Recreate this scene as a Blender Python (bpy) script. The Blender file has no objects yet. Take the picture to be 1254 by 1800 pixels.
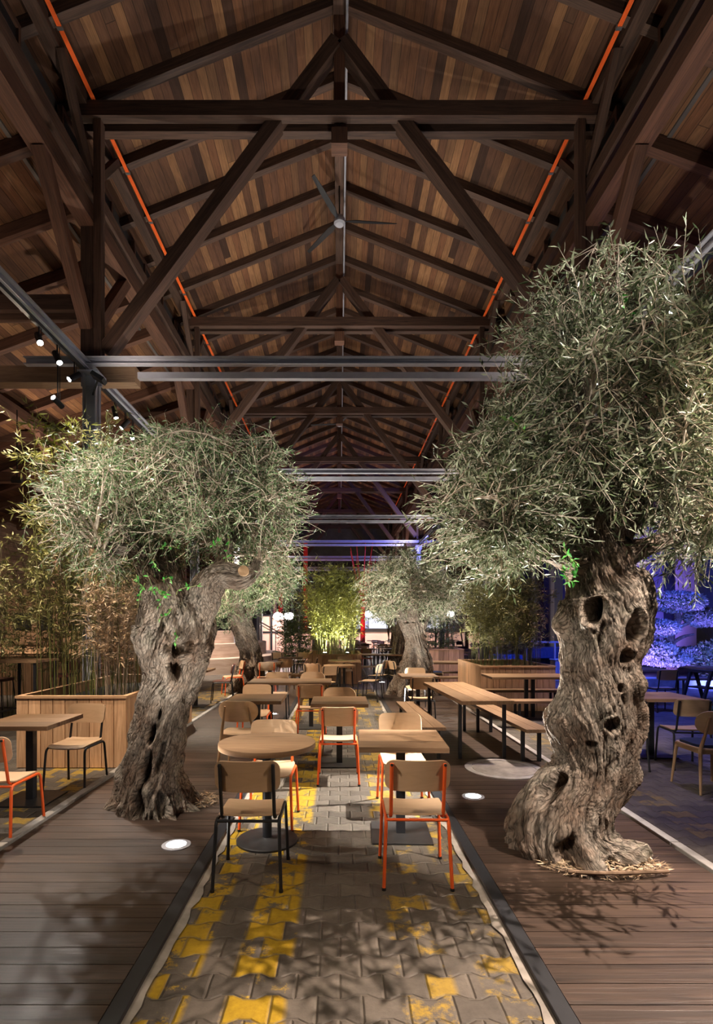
import bpy, bmesh, math, random
import numpy as np
from mathutils import Vector, Matrix
random.seed(7)
PI = math.pi
sc = bpy.context.scene
C = sc.collection

# ------------------------------------------------------------------ camera, world, exposure
cam_d = bpy.data.cameras.new('camera'); cam = bpy.data.objects.new('camera', cam_d); C.objects.link(cam)
cam.location = (0, 0, 1.65); cam.rotation_euler = (PI/2, 0, 0)
cam_d.sensor_fit = 'HORIZONTAL'; cam_d.sensor_width = 36; cam_d.lens = 36*950/1254
cam_d.shift_x = 30/1254; cam_d.shift_y = 200/1254
cam_d.clip_start = .05; cam_d.clip_end = 300
sc.camera = cam
sc.view_settings.view_transform = 'Standard'; sc.view_settings.look = 'None'
sc.view_settings.exposure = 1.3; sc.view_settings.gamma = 1; sc.view_settings.use_curve_mapping = False
try:
    sc.cycles.max_bounces = 6; sc.cycles.diffuse_bounces = 3; sc.cycles.glossy_bounces = 2
    sc.cycles.transmission_bounces = 3; sc.cycles.transparent_max_bounces = 4
    sc.cycles.sample_clamp_indirect = 4; sc.cycles.caustics_reflective = False; sc.cycles.caustics_refractive = False
    sc.cycles.blur_glossy = 1.0
except Exception: pass
world = bpy.data.worlds.new('night'); sc.world = world; world.use_nodes = True
world.node_tree.nodes['Background'].inputs[0].default_value = (.30, .32, .45, 1)
world.node_tree.nodes['Background'].inputs[1].default_value = .03

WARM = (1, .80, .60); WHITE = (1, .92, .82); COOL = (.9, .95, 1.0); BLUE = (.05, .10, 1.0); VIOLET = (.25, .16, 1.0); RED = (1, .08, .06)
def spot(name, loc, target, power, color=WHITE, angle=50, blend=.6, size=.03, parent=None):
    d = bpy.data.lights.new(name, 'SPOT'); d.energy = power; d.color = color
    d.spot_size = math.radians(angle); d.spot_blend = blend; d.shadow_soft_size = size
    o = bpy.data.objects.new(name, d); C.objects.link(o)
    if parent is not None: o.parent = parent
    o.location = loc
    v = Vector(target) - Vector(loc)
    o.rotation_euler = v.to_track_quat('-Z', 'Y').to_euler()
    return o
def point(name, loc, power, color=WARM, size=.05, parent=None):
    d = bpy.data.lights.new(name, 'POINT'); d.energy = power; d.color = color; d.shadow_soft_size = size
    o = bpy.data.objects.new(name, d); C.objects.link(o); o.location = loc
    if parent is not None: o.parent = parent
    return o

# ------------------------------------------------------------------ node helpers
class NT:
    def __init__(s, name):
        s.m = bpy.data.materials.new(name); s.m.use_nodes = True; s.t = s.m.node_tree
        s.b = s.t.nodes['Principled BSDF']
    def n(s, typ, **kw):
        x = s.t.nodes.new(typ)
        for k, v in kw.items(): setattr(x, k, v)
        return x
    def put(s, sock, v):
        if v is None: return
        if hasattr(v, 'links'): s.t.links.new(v, sock)
        else: sock.default_value = v
    def math(s, op, a, b=None, c=None, clamp=False):
        x = s.n('ShaderNodeMath', operation=op); x.use_clamp = clamp
        s.put(x.inputs[0], a)
        if b is not None: s.put(x.inputs[1], b)
        if c is not None: s.put(x.inputs[2], c)
        return x.outputs[0]
    def coord(s, which='UV'): return s.n('ShaderNodeTexCoord').outputs[which]
    def scale(s, v, sc_):
        x = s.n('ShaderNodeMapping'); s.put(x.inputs['Vector'], v); x.inputs['Scale'].default_value = sc_
        return x.outputs[0]
    def noise(s, v, scale=1, detail=4, rough=.6, dist=0, out=0):
        x = s.n('ShaderNodeTexNoise'); s.put(x.inputs['Vector'], v); x.inputs['Scale'].default_value = scale
        x.inputs['Detail'].default_value = detail; x.inputs['Roughness'].default_value = rough
        x.inputs['Distortion'].default_value = dist
        return x.outputs[out]
    def ramp(s, f, stops):
        x = s.n('ShaderNodeValToRGB'); s.put(x.inputs[0], f); e = x.color_ramp.elements
        while len(e) > 1: e.remove(e[0])
        e[0].position = stops[0][0]; e[0].color = (*stops[0][1], 1)
        for p, c in stops[1:]:
            q = e.new(p); q.color = (*c, 1)
        return x.outputs[0]
    def mix(s, f, a, b, typ='MIX'):
        x = s.n('ShaderNodeMix', data_type='RGBA', blend_type=typ)
        s.put(x.inputs[0], f)
        for i, v in ((6, a), (7, b)):
            if hasattr(v, 'links'): s.t.links.new(v, x.inputs[i])
            else: x.inputs[i].default_value = (*v, 1) if len(v) == 3 else v
        return x.outputs[2]
    def bump(s, h, strength=.3, dist=.01):
        x = s.n('ShaderNodeBump'); s.put(x.inputs['Height'], h); x.inputs['Strength'].default_value = strength
        x.inputs['Distance'].default_value = dist; s.t.links.new(x.outputs[0], s.b.inputs['Normal'])
    def sep(s, v):
        x = s.n('ShaderNodeSeparateXYZ'); s.put(x.inputs[0], v); return x.outputs
    def comb(s, a, b, c=0):
        x = s.n('ShaderNodeCombineXYZ'); s.put(x.inputs[0], a); s.put(x.inputs[1], b); s.put(x.inputs[2], c); return x.outputs[0]
    def white(s, v):
        x = s.n('ShaderNodeTexWhiteNoise', noise_dimensions='3D'); s.put(x.inputs[0], v); return x.outputs[0]
    def done(s, col=None, rough=.6, metal=0, spec=.5):
        if col is not None:
            if hasattr(col, 'links'): s.t.links.new(col, s.b.inputs['Base Color'])
            else: s.b.inputs['Base Color'].default_value = (*col, 1)
        s.put(s.b.inputs['Roughness'], rough); s.b.inputs['Metallic'].default_value = metal
        s.b.inputs['Specular IOR Level'].default_value = spec
        return s.m

def wood(name, dark, light, rough=.55, gscale=(2.2, 38, 1), tone=.55, bump=.15):
    """wood with grain along U; every board carries its own random UV offset"""
    t = NT(name); uv = t.coord('UV')
    g = t.noise(t.scale(uv, gscale), 1, 5, .62, 1.2)
    col = t.ramp(g, [(.28, dark), (.72, light)])
    tonev = t.noise(t.scale(uv, (.11, .35, 1)), 1, 1, .5)
    tn = t.ramp(tonev, [(.3, (1-tone,)*3), (.7, (1.12,)*3)])
    col = t.mix(1, col, tn, 'MULTIPLY')
    kn = t.n('ShaderNodeTexVoronoi'); t.put(kn.inputs['Vector'], t.scale(uv, (1.3, 5.5, 1))); kn.inputs['Scale'].default_value = 1
    k = t.ramp(kn.outputs[0], [(.02, (.35,)*3), (.09, (1,)*3)])
    col = t.mix(.7, col, k, 'MULTIPLY')
    t.bump(g, bump, .004)
    return t.done(col, rough)
def plain(name, col, rough=.5, metal=0, var=.15, nscale=6, bump=0, spec=.5):
    t = NT(name); c = t.noise(t.coord('Object'), nscale, 4, .6)
    a = tuple(x*(1-var) for x in col); b = tuple(min(1, x*(1+var)) for x in col)
    if bump: t.bump(t.noise(t.coord('Object'), nscale*12, 3), bump, .003)
    return t.done(t.ramp(c, [(.3, a), (.7, b)]), rough, metal, spec)
def emit(name, col, strength):
    t = NT(name); t.b.inputs['Emission Color'].default_value = (*col, 1); t.b.inputs['Emission Strength'].default_value = strength
    return t.done(col, .4)

MAT = {}
MAT['table'] = wood('oak_tabletop', (.26, .145, .075), (.48, .30, .17), .5)
MAT['rustic'] = wood('knotty_tabletop', (.20, .105, .052), (.42, .255, .14), .5, (2, 30, 1))
MAT['ply'] = wood('birch_plywood', (.56, .37, .22), (.68, .47, .30), .45, (2, 12, 1), .15, .03)
MAT['beech'] = wood('beech_wood', (.34, .20, .11), (.48, .31, .18), .5, (3, 40, 1), .2)
MAT['planter'] = wood('larch_boards', (.46, .25, .13), (.82, .53, .32), .6, (1.6, 26, 1), .42)
MAT['deck'] = wood('dark_deck_boards', (.018, .011, .008), (.092, .056, .039), .42, (1.2, 34, 1), .45, .5)
MAT['beam'] = wood('old_roof_timber', (.032, .016, .010), (.135, .070, .044), .7, (1.2, 22, 1), .45, .5)
MAT['post'] = wood('red_brown_timber', (.060, .025, .014), (.20, .090, .050), .7, (1.2, 22, 1), .45, .5)
MAT['stub'] = wood('pale_timber', (.30, .17, .10), (.52, .34, .20), .7)
MAT['orange'] = plain('orange_powder_coat', (.88, .13, .025), .38, 0, .05)
MAT['black'] = plain('black_powder_coat', (.018, .019, .023), .42, 0, .2)
MAT['steel'] = plain('grey_painted_steel', (.33, .33, .37), .42, 0, .08)
MAT['base'] = plain('dark_steel_plate', (.03, .029, .030), .45, .3, .35, 9)
MAT['dark'] = plain('matt_black_lamp_body', (.012, .012, .013), .5)
MAT['cable'] = plain('orange_cable_sheath', (.95, .16, .03), .45, 0, .08)
MAT['clip'] = plain('galvanised_clip', (.45, .47, .5), .35, .9)
MAT['leather'] = plain('brown_leather', (.10, .035, .025), .45, 0, .3, 12)
MAT['blue_pad'] = plain('dark_blue_cushion', (.015, .03, .08), .8)
MAT['soil'] = plain('dark_soil', (.02, .015, .011), .95, 0, .5, 30, .8)
MAT['concrete'] = plain('worn_concrete', (.30, .27, .235), .8, 0, .35, 5, .5)
MAT['kerb'] = plain('kerb_stone', (.34, .32, .30), .75, 0, .25, 7, .4)
MAT['travertine'] = wood('board_marked_stone', (.36, .25, .19), (.56, .43, .34), .7, (1, 9, 1), .25, .3)
MAT['cut'] = wood('sawn_end_grain', (.30, .18, .09), (.42, .28, .16), .7, (9, 9, 1), .1)
MAT['lens'] = emit('lit_lens', (1, .98, .93), 30)
MAT['lens_dim'] = emit('lamp_lens', (.9, .95, 1), 12)
MAT['globe'] = emit('lit_glass_globe', (1, .93, .9), 6)
MAT['blue_led'] = emit('blue_led', (.03, .07, 1), 18)
MAT['screen'] = emit('lit_wall_panel', (.80, .86, 1), .26)
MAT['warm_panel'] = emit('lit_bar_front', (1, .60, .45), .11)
MAT['red_lit_tint'] = plain('red_light_colour', (.55, .03, .02), .5)  # stands for red light on the far tree and columns
MAT['wall'] = plain('painted_wall', (.32, .30, .29), .8, 0, .15, 1.2, .3)
MAT['wall_dark'] = plain('dark_end_wall', (.10, .085, .075), .85, 0, .3, 1)
MAT['pilaster'] = plain('dark_pilaster_paint', (.06, .07, .12), .7)
MAT['stem'] = plain('green_bamboo_cane', (.16, .17, .05), .55, 0, .4, 3)
MAT['twig'] = plain('pale_olive_twig', (.46, .38, .30), .8, 0, .3, 4)
MAT['brown_stem'] = plain('brown_branch', (.16, .10, .06), .8, 0, .3, 4)
MAT['mulch'] = plain('dry_leaf_litter', (.22, .15, .09), .9, 0, .5, 14)

def leafmat(name, top, under, rough=.38, var=.55):
    t = NT(name)
    r = t.noise(t.coord('Object'), 9, 2, .6)
    geo = t.n('ShaderNodeNewGeometry')
    rnd = geo.outputs['Random Per Island']
    a = t.mix(rnd, tuple(x*(1-var) for x in top), tuple(x*(1+var) for x in top))
    b = t.mix(rnd, tuple(x*(1-var*.6) for x in under), tuple(min(1, x*(1+var*.6)) for x in under))
    col = t.mix(geo.outputs['Backfacing'], a, b)
    t.done(col, rough, 0, .4)
    # light passes through thin leaves
    tr = t.n('ShaderNodeBsdfTranslucent'); t.t.links.new(col, tr.inputs[0])
    mx = t.n('ShaderNodeMixShader'); mx.inputs[0].default_value = .14
    out = t.t.nodes['Material Output']
    t.t.links.new(t.b.outputs[0], mx.inputs[1]); t.t.links.new(tr.outputs[0], mx.inputs[2]); t.t.links.new(mx.outputs[0], out.inputs[0])
    return t.m
MAT['olive'] = leafmat('olive_leaf', (.085, .115, .050), (.30, .33, .22))
MAT['olive2'] = leafmat('green_olive_leaf', (.07, .13, .045), (.26, .34, .19))
MAT['sprout'] = leafmat('fresh_green_leaf', (.05, .30, .04), (.12, .38, .08))
MAT['bamboo'] = leafmat('bamboo_leaf', (.26, .26, .09), (.36, .34, .17))
MAT['bamboo_y'] = leafmat('yellow_green_bamboo_leaf', (.24, .25, .04), (.32, .34, .10))
MAT['dry'] = leafmat('dry_straw_leaf', (.42, .31, .20), (.50, .38, .26))
MAT['bush'] = leafmat('dark_green_leaf', (.05, .09, .035), (.13, .18, .10))
MAT['palebush'] = leafmat('pale_topiary_leaf', (.34, .36, .30), (.42, .44, .40))

def bark():
    t = NT('olive_bark'); uv = t.coord('UV'); ob = t.coord('Object')
    warp = t.math('MULTIPLY', t.math('SUBTRACT', t.noise(ob, 5, 3, .6), .5), .08)
    q = t.sep(uv); uw = t.comb(t.math('ADD', q[0], warp), q[1], 0)
    f = t.noise(t.scale(uw, (48, 7, 1)), 1, 8, .72, .35)
    f2 = t.noise(t.scale(uw, (120, 26, 1)), 1, 5, .65, .3)
    v = t.n('ShaderNodeTexVoronoi', feature='DISTANCE_TO_EDGE'); t.put(v.inputs['Vector'], t.scale(uw, (62, 17, 1))); v.inputs['Scale'].default_value = 1
    crack = t.ramp(v.outputs[0], [(.0, (0,)*3), (.20, (1,)*3)])
    h = t.math('ADD', t.math('MULTIPLY', f, 1.0), t.math('MULTIPLY', f2, .55))
    h = t.math('ADD', h, t.math('MULTIPLY', crack, .20))
    big = t.noise(ob, 3.2, 4, .65)
    base = t.ramp(big, [(.32, (.20, .125, .085)), (.48, (.29, .225, .175)), (.58, (.36, .30, .245)), (.72, (.23, .21, .155))])
    sh = t.ramp(h, [(.62, (.07,)*3), (.84, (.62,)*3), (1.0, (1.1,)*3)])
    t.bump(h, 1.0, .035)
    return t.done(t.mix(1, base, sh, 'MULTIPLY'), .85, 0, .15)
MAT['bark'] = bark()

def paver_mat():
    t = NT('interlocking_pavers'); ob = t.coord('Object'); s = t.sep(ob)
    R, P, A = .150, .200, .0135
    X, Y = s[0], s[1]
    wob = t.math('MULTIPLY', t.math('SUBTRACT', t.noise(ob, 9, 2), .5), .008)
    Yw = t.math('ADD', Y, wob); Xw = t.math('ADD', X, wob)
    jn = t.math('ROUND', t.math('DIVIDE', Yw, R)); jp = t.math('MULTIPLY', t.math('FLOORED_MODULO', jn, 2.0), .5)
    ph = t.math('ADD', t.math('DIVIDE', Xw, P), jp)
    tri = t.math('SUBTRACT', t.math('MULTIPLY', t.math('PINGPONG', t.math('MULTIPLY', ph, 2.0), 1.0), 2), 1)
    trap = t.math('MINIMUM', t.math('MAXIMUM', t.math('MULTIPLY', tri, 2.2), -1), 1)
    off = t.math('SUBTRACT', Yw, t.math('ADD', t.math('MULTIPLY', jn, R), t.math('MULTIPLY', trap, A)))
    row = t.math('SUBTRACT', jn, t.math('LESS_THAN', off, 0.0))
    xx = t.math('ADD', t.math('DIVIDE', Xw, P), t.math('MULTIPLY', t.math('FLOORED_MODULO', row, 2.0), .5))
    col = t.math('FLOOR', xx); fx = t.math('FRACT', xx)
    dy = t.math('ABSOLUTE', off)
    dx = t.math('MULTIPLY', t.math('MINIMUM', fx, t.math('SUBTRACT', 1.0, fx)), P)
    d = t.math('MINIMUM', dx, dy)
    joint = t.ramp(d, [(.0022, (0,)*3), (.0034, (1,)*3), (.0052, (1,)*3), (.0062, (.35,)*3), (.0085, (1,)*3)])
    edge = t.ramp(d, [(.002, (0,)*3), (.010, (1,)*3)])
    cell = t.comb(row, col, 0); rnd = t.white(cell)
    fine = t.noise(ob, 28, 5, .7); mid = t.noise(ob, 5, 4, .65)
    grey = t.ramp(t.math('ADD', t.math('MULTIPLY', rnd, .3), t.math('MULTIPLY', mid, .8)), [(.2, (.048, .040, .032)), (.8, (.155, .130, .105))])
    grey = t.mix(.55, grey, t.ramp(fine, [(.25, (.45,)*3), (.7, (1.1,)*3)]), 'MULTIPLY')
    # paint: stripes running down the path
    def stripe(a, b, w=.015):
        x1 = t.n('ShaderNodeMapRange'); t.put(x1.inputs[0], Xp); x1.inputs[1].default_value = a-w; x1.inputs[2].default_value = a+w
        x2 = t.n('ShaderNodeMapRange'); t.put(x2.inputs[0], Xp); x2.inputs[1].default_value = b+w; x2.inputs[2].default_value = b-w
        return t.math('MULTIPLY', x1.outputs[0], x2.outputs[0], clamp=True)
    Xp = t.math('ADD', X, wob)
    strong = t.math('ADD', stripe(-.86, -.67), stripe(-.50, -.235), clamp=True)
    weak = t.math('ADD', t.math('ADD', stripe(.27, .53), stripe(.66, .86), clamp=True), t.math('ADD', stripe(-3.55, -2.62), t.math('MULTIPLY', stripe(2.8, 3.1), .5)), clamp=True)
    wear = t.noise(ob, 7, 6, .75)
    wr = t.math('ADD', wear, t.math('MULTIPLY', t.math('SUBTRACT', rnd, .5), .35))
    m1 = t.math('MULTIPLY', strong, t.ramp(wr, [(.42, (0,)*3), (.50, (1,)*3)]))
    m2 = t.math('MULTIPLY', weak, t.ramp(wr, [(.50, (0,)*3), (.62, (.75,)*3)]))
    m = t.math('MAXIMUM', m1, m2)
    yel = t.mix(.6, (.40, .255, .012), t.ramp(fine, [(.3, (.5, .42, .3)), (.7, (1.1, 1.1, 1.1))]), 'MULTIPLY')
    c = t.mix(m, grey, yel)
    c = t.mix(joint, (.13, .11, .085), c)
    t.bump(t.math('ADD', t.math('MULTIPLY', edge, 1.0), t.math('MULTIPLY', fine, .35)), .8, .012)
    return t.done(c, .62, 0, .4)
MAT['pavers'] = paver_mat()

def board_mat(name, W, L, cols, rough=.8):
    """boards running along U, each with its own tone, dark seams"""
    t = NT(name); s = t.sep(t.coord('UV'))
    v = t.math('DIVIDE', s[1], W); iv = t.math('FLOOR', v); fv = t.math('FRACT', v)
    off = t.math('MULTIPLY', t.white(t.comb(iv, 3.3, 0)), L)
    u = t.math('DIVIDE', t.math('ADD', s[0], off), L); iu = t.math('FLOOR', u); fu = t.math('FRACT', u)
    rnd = t.white(t.comb(iv, iu, 0))
    base = t.ramp(rnd, [(i/(len(cols)-1), c) for i, c in enumerate(cols)])
    g = t.noise(t.comb(t.math('MULTIPLY', s[0], 2.2), t.math('ADD', t.math('MULTIPLY', s[1], 26), t.math('MULTIPLY', rnd, 50)), t.math('MULTIPLY', rnd, 9)), 1, 5, .6, 1)
    base = t.mix(1, base, t.ramp(g, [(.25, (.55,)*3), (.75, (1.25,)*3)]), 'MULTIPLY')
    stain = t.noise(t.scale(t.coord('UV'), (.5, .9, 1)), 1, 4, .6)
    base = t.mix(1, base, t.ramp(stain, [(.3, (.6,)*3), (.65, (1.1,)*3)]), 'MULTIPLY')
    dv = t.math('MULTIPLY', t.math('MINIMUM', fv, t.math('SUBTRACT', 1.0, fv)), W)
    du = t.math('MULTIPLY', t.math('MINIMUM', fu, t.math('SUBTRACT', 1.0, fu)), L)
    seam = t.ramp(t.math('MINIMUM', dv, du), [(.001, (.12,)*3), (.006, (1,)*3)])
    base = t.mix(1, base, seam, 'MULTIPLY')
    t.bump(t.math('ADD', g, t.math('MULTIPLY', seam, .8)), .4, .006)
    return t.done(base, rough, 0, .3)
MAT['roof'] = board_mat('roof_boards', .16, 13.0, [(.045, .021, .013), (.18, .078, .036), (.10, .047, .026), (.31, .155, .068), (.145, .066, .035), (.065, .032, .021), (.21, .105, .052)])
MAT['cladding'] = board_mat('wall_boards', .16, 2.6, [(.30, .19, .12), (.42, .28, .18), (.36, .24, .16)])

# ------------------------------------------------------------------ mesh builder
class MB:
    def __init__(s): s.v = []; s.f = []; s.uv = []
    def face(s, idx, uvs): s.f.append(tuple(idx)); s.uv.extend(uvs)
    def hexa(s, P, L, W, H, o=None):
        """P: 8 corners (bottom 0-3 ccw, top 4-7); local axes lengths L (u), W, H"""
        b = len(s.v); s.v.extend(P)
        ou, ov = (random.random()*90, random.random()*90) if o is None else o
        def q(a, w, h, k):
            s.face([b+i for i in a], [(ou, ov+k), (ou+w, ov+k), (ou+w, ov+k+h), (ou, ov+k+h)])
        q((0,3,2,1), W, L, 0) if False else s.face([b+0, b+3, b+2, b+1], [(ou, ov), (ou, ov+W), (ou+L, ov+W), (ou+L, ov)])
        q((4,5,6,7), L, W, .37)
        q((0,1,5,4), L, H, .71)
        q((2,3,7,6), L, H, 1.13)
        s.face([b+1, b+2, b+6, b+5], [(ou, ov+2), (ou, ov+2+W), (ou+H, ov+2+W), (ou+H, ov+2)])
        s.face([b+3, b+0, b+4, b+7], [(ou, ov+3), (ou, ov+3+W), (ou+H, ov+3+W), (ou+H, ov+3)])
        return s
    def box(s, x0, x1, y0, y1, z0, z1):
        dx, dy, dz = x1-x0, y1-y0, z1-z0
        P = lambda a, b_, c: (a, b_, c)
        if dx >= dy and dx >= dz:
            pts = [(x0,y0,z0),(x1,y0,z0),(x1,y1,z0),(x0,y1,z0),(x0,y0,z1),(x1,y0,z1),(x1,y1,z1),(x0,y1,z1)]; return s.hexa(pts, dx, dy, dz)
        if dy >= dx and dy >= dz:
            pts = [(x1,y0,z0),(x1,y1,z0),(x0,y1,z0),(x0,y0,z0),(x1,y0,z1),(x1,y1,z1),(x0,y1,z1),(x0,y0,z1)]; return s.hexa(pts, dy, dx, dz)
        pts = [(x0,y0,z0),(x0,y0,z1),(x0,y1,z0+dz),(x0,y1,z0),(x1,y0,z0),(x1,y0,z1),(x1,y1,z1),(x1,y1,z0)]
        # length along z
        return s.hexa(pts, dz, dy, dx)
    def beam(s, a, b, w, h, up=(0,0,1)):
        a = Vector(a); b = Vector(b); t = (b-a); L = t.length; t.normalize()
        u = Vector(up); r = t.cross(u)
        if r.length < 1e-4: r = t.cross(Vector((1,0,0)))
        r.normalize(); n = r.cross(t).normalized()
        r = r*(w/2); n = n*(h/2)
        P = [a+r-n, b+r-n, b-r-n, a-r-n, a+r+n, b+r+n, b-r+n, a-r+n]
        return s.hexa([tuple(p) for p in P], L, w, h)
    def tube(s, pts, rad, n=8, caps=True):
        pts = [Vector(p) for p in pts]; m = len(pts)
        if not hasattr(rad, '__len__'): rad = [rad]*m
        b = len(s.v); t0 = (pts[1]-pts[0]).normalized()
        r = t0.cross(Vector((0,0,1)))
        if r.length < .05: r = t0.cross(Vector((1,0,0)))
        r.normalize(); L = 0; ou = random.random()*50
        Ls = []
        for i, p in enumerate(pts):
            t = (pts[min(i+1, m-1)]-pts[max(i-1, 0)]).normalized()
            r = (r - t*r.dot(t)).normalized(); q = t.cross(r)
            for k in range(n):
                a = 2*PI*k/n; s.v.append(tuple(p + (r*math.cos(a)+q*math.sin(a))*rad[i]))
            if i: L += (pts[i]-pts[i-1]).length
            Ls.append(L)
        R = max(rad)
        for i in range(m-1):
            for k in range(n):
                k2 = (k+1) % n
                u0, u1 = ou+Ls[i], ou+Ls[i+1]; v0, v1 = 2*PI*R*k/n, 2*PI*R*(k+1)/n
                s.face([b+i*n+k, b+i*n+k2, b+(i+1)*n+k2, b+(i+1)*n+k], [(u0,v0),(u0,v1),(u1,v1),(u1,v0)])
        if caps:
            s.face([b+k for k in reversed(range(n))], [(.1,.1)]*n)
            s.face([b+(m-1)*n+k for k in range(n)], [(.1,.1)]*n)
        return s
    def lathe(s, prof, n=24, c=(0,0,0)):
        b = len(s.v); m = len(prof)
        for (r, z) in prof:
            for k in range(n):
                a = 2*PI*k/n; s.v.append((c[0]+r*math.cos(a), c[1]+r*math.sin(a), c[2]+z))
        for i in range(m-1):
            for k in range(n):
                k2 = (k+1) % n
                ids = [b+i*n+k, b+i*n+k2, b+(i+1)*n+k2, b+(i+1)*n+k]
                s.face(ids, [(s.v[j][0], s.v[j][1]+s.v[j][2]) for j in ids])
        for ids in ([b+k for k in reversed(range(n))], [b+(m-1)*n+k for k in range(n)]):
            s.face(ids, [(s.v[j][0], s.v[j][1]) for j in ids])
        return s
    def prism(s, poly, z0, z1, c=(0,0)):
        """poly in xy, extruded"""
        n = len(poly); b = len(s.v)
        for z in (z0, z1):
            for x, y in poly: s.v.append((c[0]+x, c[1]+y, z))
        s.face([b+k for k in reversed(range(n))], [(poly[k][0], poly[k][1]) for k in reversed(range(n))])
        s.face([b+n+k for k in range(n)], [(poly[k][0], poly[k][1]) for k in range(n)])
        for k in range(n):
            k2 = (k+1) % n; d = math.dist(poly[k], poly[k2])
            s.face([b+k, b+k2, b+n+k2, b+n+k], [(0,0),(d,0),(d,z1-z0),(0,z1-z0)])
        return s
    def build(s, name, mat, parent=None, smooth=False, bevel=0, loc=None):
        me = bpy.data.meshes.new(name); me.from_pydata(s.v, [], s.f)
        uvl = me.uv_layers.new(name='UVMap'); uvl.data.foreach_set('uv', np.array(s.uv, dtype=np.float32).ravel())
        me.materials.append(mat)
        if bevel:
            bm = bmesh.new(); bm.from_mesh(me)
            bmesh.ops.recalc_face_normals(bm, faces=bm.faces)
            eds = [e for e in bm.edges if len(e.link_faces) == 2 and e.calc_face_angle(0) > .6]
            bmesh.ops.bevel(bm, geom=eds, offset=bevel, segments=2, affect='EDGES', profile=.5)
            bm.to_mesh(me); bm.free()
        if smooth: me.shade_smooth() if hasattr(me, 'shade_smooth') else me.polygons.foreach_set('use_smooth', [True]*len(me.polygons))
        if smooth == 'auto': 
            try: me.set_sharp_from_angle(angle=.6)
            except Exception: pass
        me.update()
        o = bpy.data.objects.new(name, me); C.objects.link(o)
        if parent is not None: o.parent = parent
        if loc: o.location = loc
        return o

def raw_mesh(name, verts, faces, mat, parent=None, smooth=False, uv=None):
    """numpy: verts (n,3), faces (m,k) all same k"""
    me = bpy.data.meshes.new(name); k = faces.shape[1]
    me.vertices.add(len(verts)); me.vertices.foreach_set('co', verts.astype(np.float32).ravel())
    me.loops.add(faces.size); me.loops.foreach_set('vertex_index', faces.astype(np.int32).ravel())
    me.polygons.add(len(faces)); me.polygons.foreach_set('loop_start', np.arange(0, faces.size, k, dtype=np.int32))
    me.update(calc_edges=True)
    if uv is not None:
        l = me.uv_layers.new(name='UVMap'); l.data.foreach_set('uv', uv.astype(np.float32).ravel())
    if smooth: me.polygons.foreach_set('use_smooth', np.ones(len(faces), dtype=bool))
    me.materials.append(mat); me.validate(); me.update()
    o = bpy.data.objects.new(name, me); C.objects.link(o)
    if parent is not None: o.parent = parent
    return o

def tag(o, label, cat, group=None):
    o['label'] = label; o['category'] = cat
    if group: o['group'] = group
    return o
def struct(o): o['kind'] = 'structure'; return o
def thing(name, label=None, cat=None, loc=(0,0,0), rz=0, group=None):
    o = bpy.data.objects.new(name, None); C.objects.link(o); o.empty_display_size = .1
    o.location = loc; o.rotation_euler = (0, 0, rz)
    if label: tag(o, label, cat, group)
    return o
def kids(o): return [c for c in C.objects if c.parent is o]
def copy_tree(o, tree, parent=None):
    c = o.copy(); C.objects.link(c)
    if parent is not None: c.parent = parent
    for ch, sub in tree: copy_tree(ch, sub, c)
    return c
_trees = {}
def tree_of(o):
    by = {}
    for x in C.objects:
        if x.parent: by.setdefault(x.parent.name, []).append(x)
    def rec(x): return [(c, rec(c)) for c in by.get(x.name, [])]
    return rec(o)
_proto = {}
def place(kind, maker, x, y, rz, label, cat, group=None, z=0):
    """first use moves the model itself, later uses copy it with all its parts"""
    if kind not in _proto:
        o = maker(); _proto[kind] = (o, tree_of(o))
    else:
        o = copy_tree(*_proto[kind])
    o.location = (x, y, z); o.rotation_euler = (0, 0, rz)
    tag(o, label, cat, group)
    return o

# ------------------------------------------------------------------ numpy gradient noise
_rs = np.random.RandomState(3); _perm = _rs.permutation(256); _perm = np.concatenate([_perm, _perm, _perm])
_grad = _rs.normal(size=(256, 3)); _grad /= np.linalg.norm(_grad, axis=1)[:, None]
def perlin(p):
    i = np.floor(p).astype(int); f = p-i; i &= 255; u = f*f*f*(f*(f*6-15)+10); r = 0
    for dx in (0, 1):
        for dy in (0, 1):
            for dz in (0, 1):
                h = _perm[_perm[_perm[(i[..., 0]+dx) & 255]+((i[..., 1]+dy) & 255)]+((i[..., 2]+dz) & 255)]
                g = _grad[h]; d = f-np.array([dx, dy, dz])
                w = (u[..., 0] if dx else 1-u[..., 0])*(u[..., 1] if dy else 1-u[..., 1])*(u[..., 2] if dz else 1-u[..., 2])
                r = r + w*(g*d).sum(-1)
    return r
def smooth_path(pts, n):
    """Catmull-Rom through rows (any number of columns)"""
    P = np.array(pts, float); m = len(P); P = np.vstack([2*P[0]-P[1], P, 2*P[-1]-P[-2]])
    t = np.linspace(0, m-1-1e-9, n); i = t.astype(int); f = (t-i)[:, None]
    a, b, c, d = P[i], P[i+1], P[i+2], P[i+3]
    return .5*((2*b)+(-a+c)*f+(2*a-5*b+4*c-d)*f**2+(-a+3*b-3*c+d)*f**3)

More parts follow.
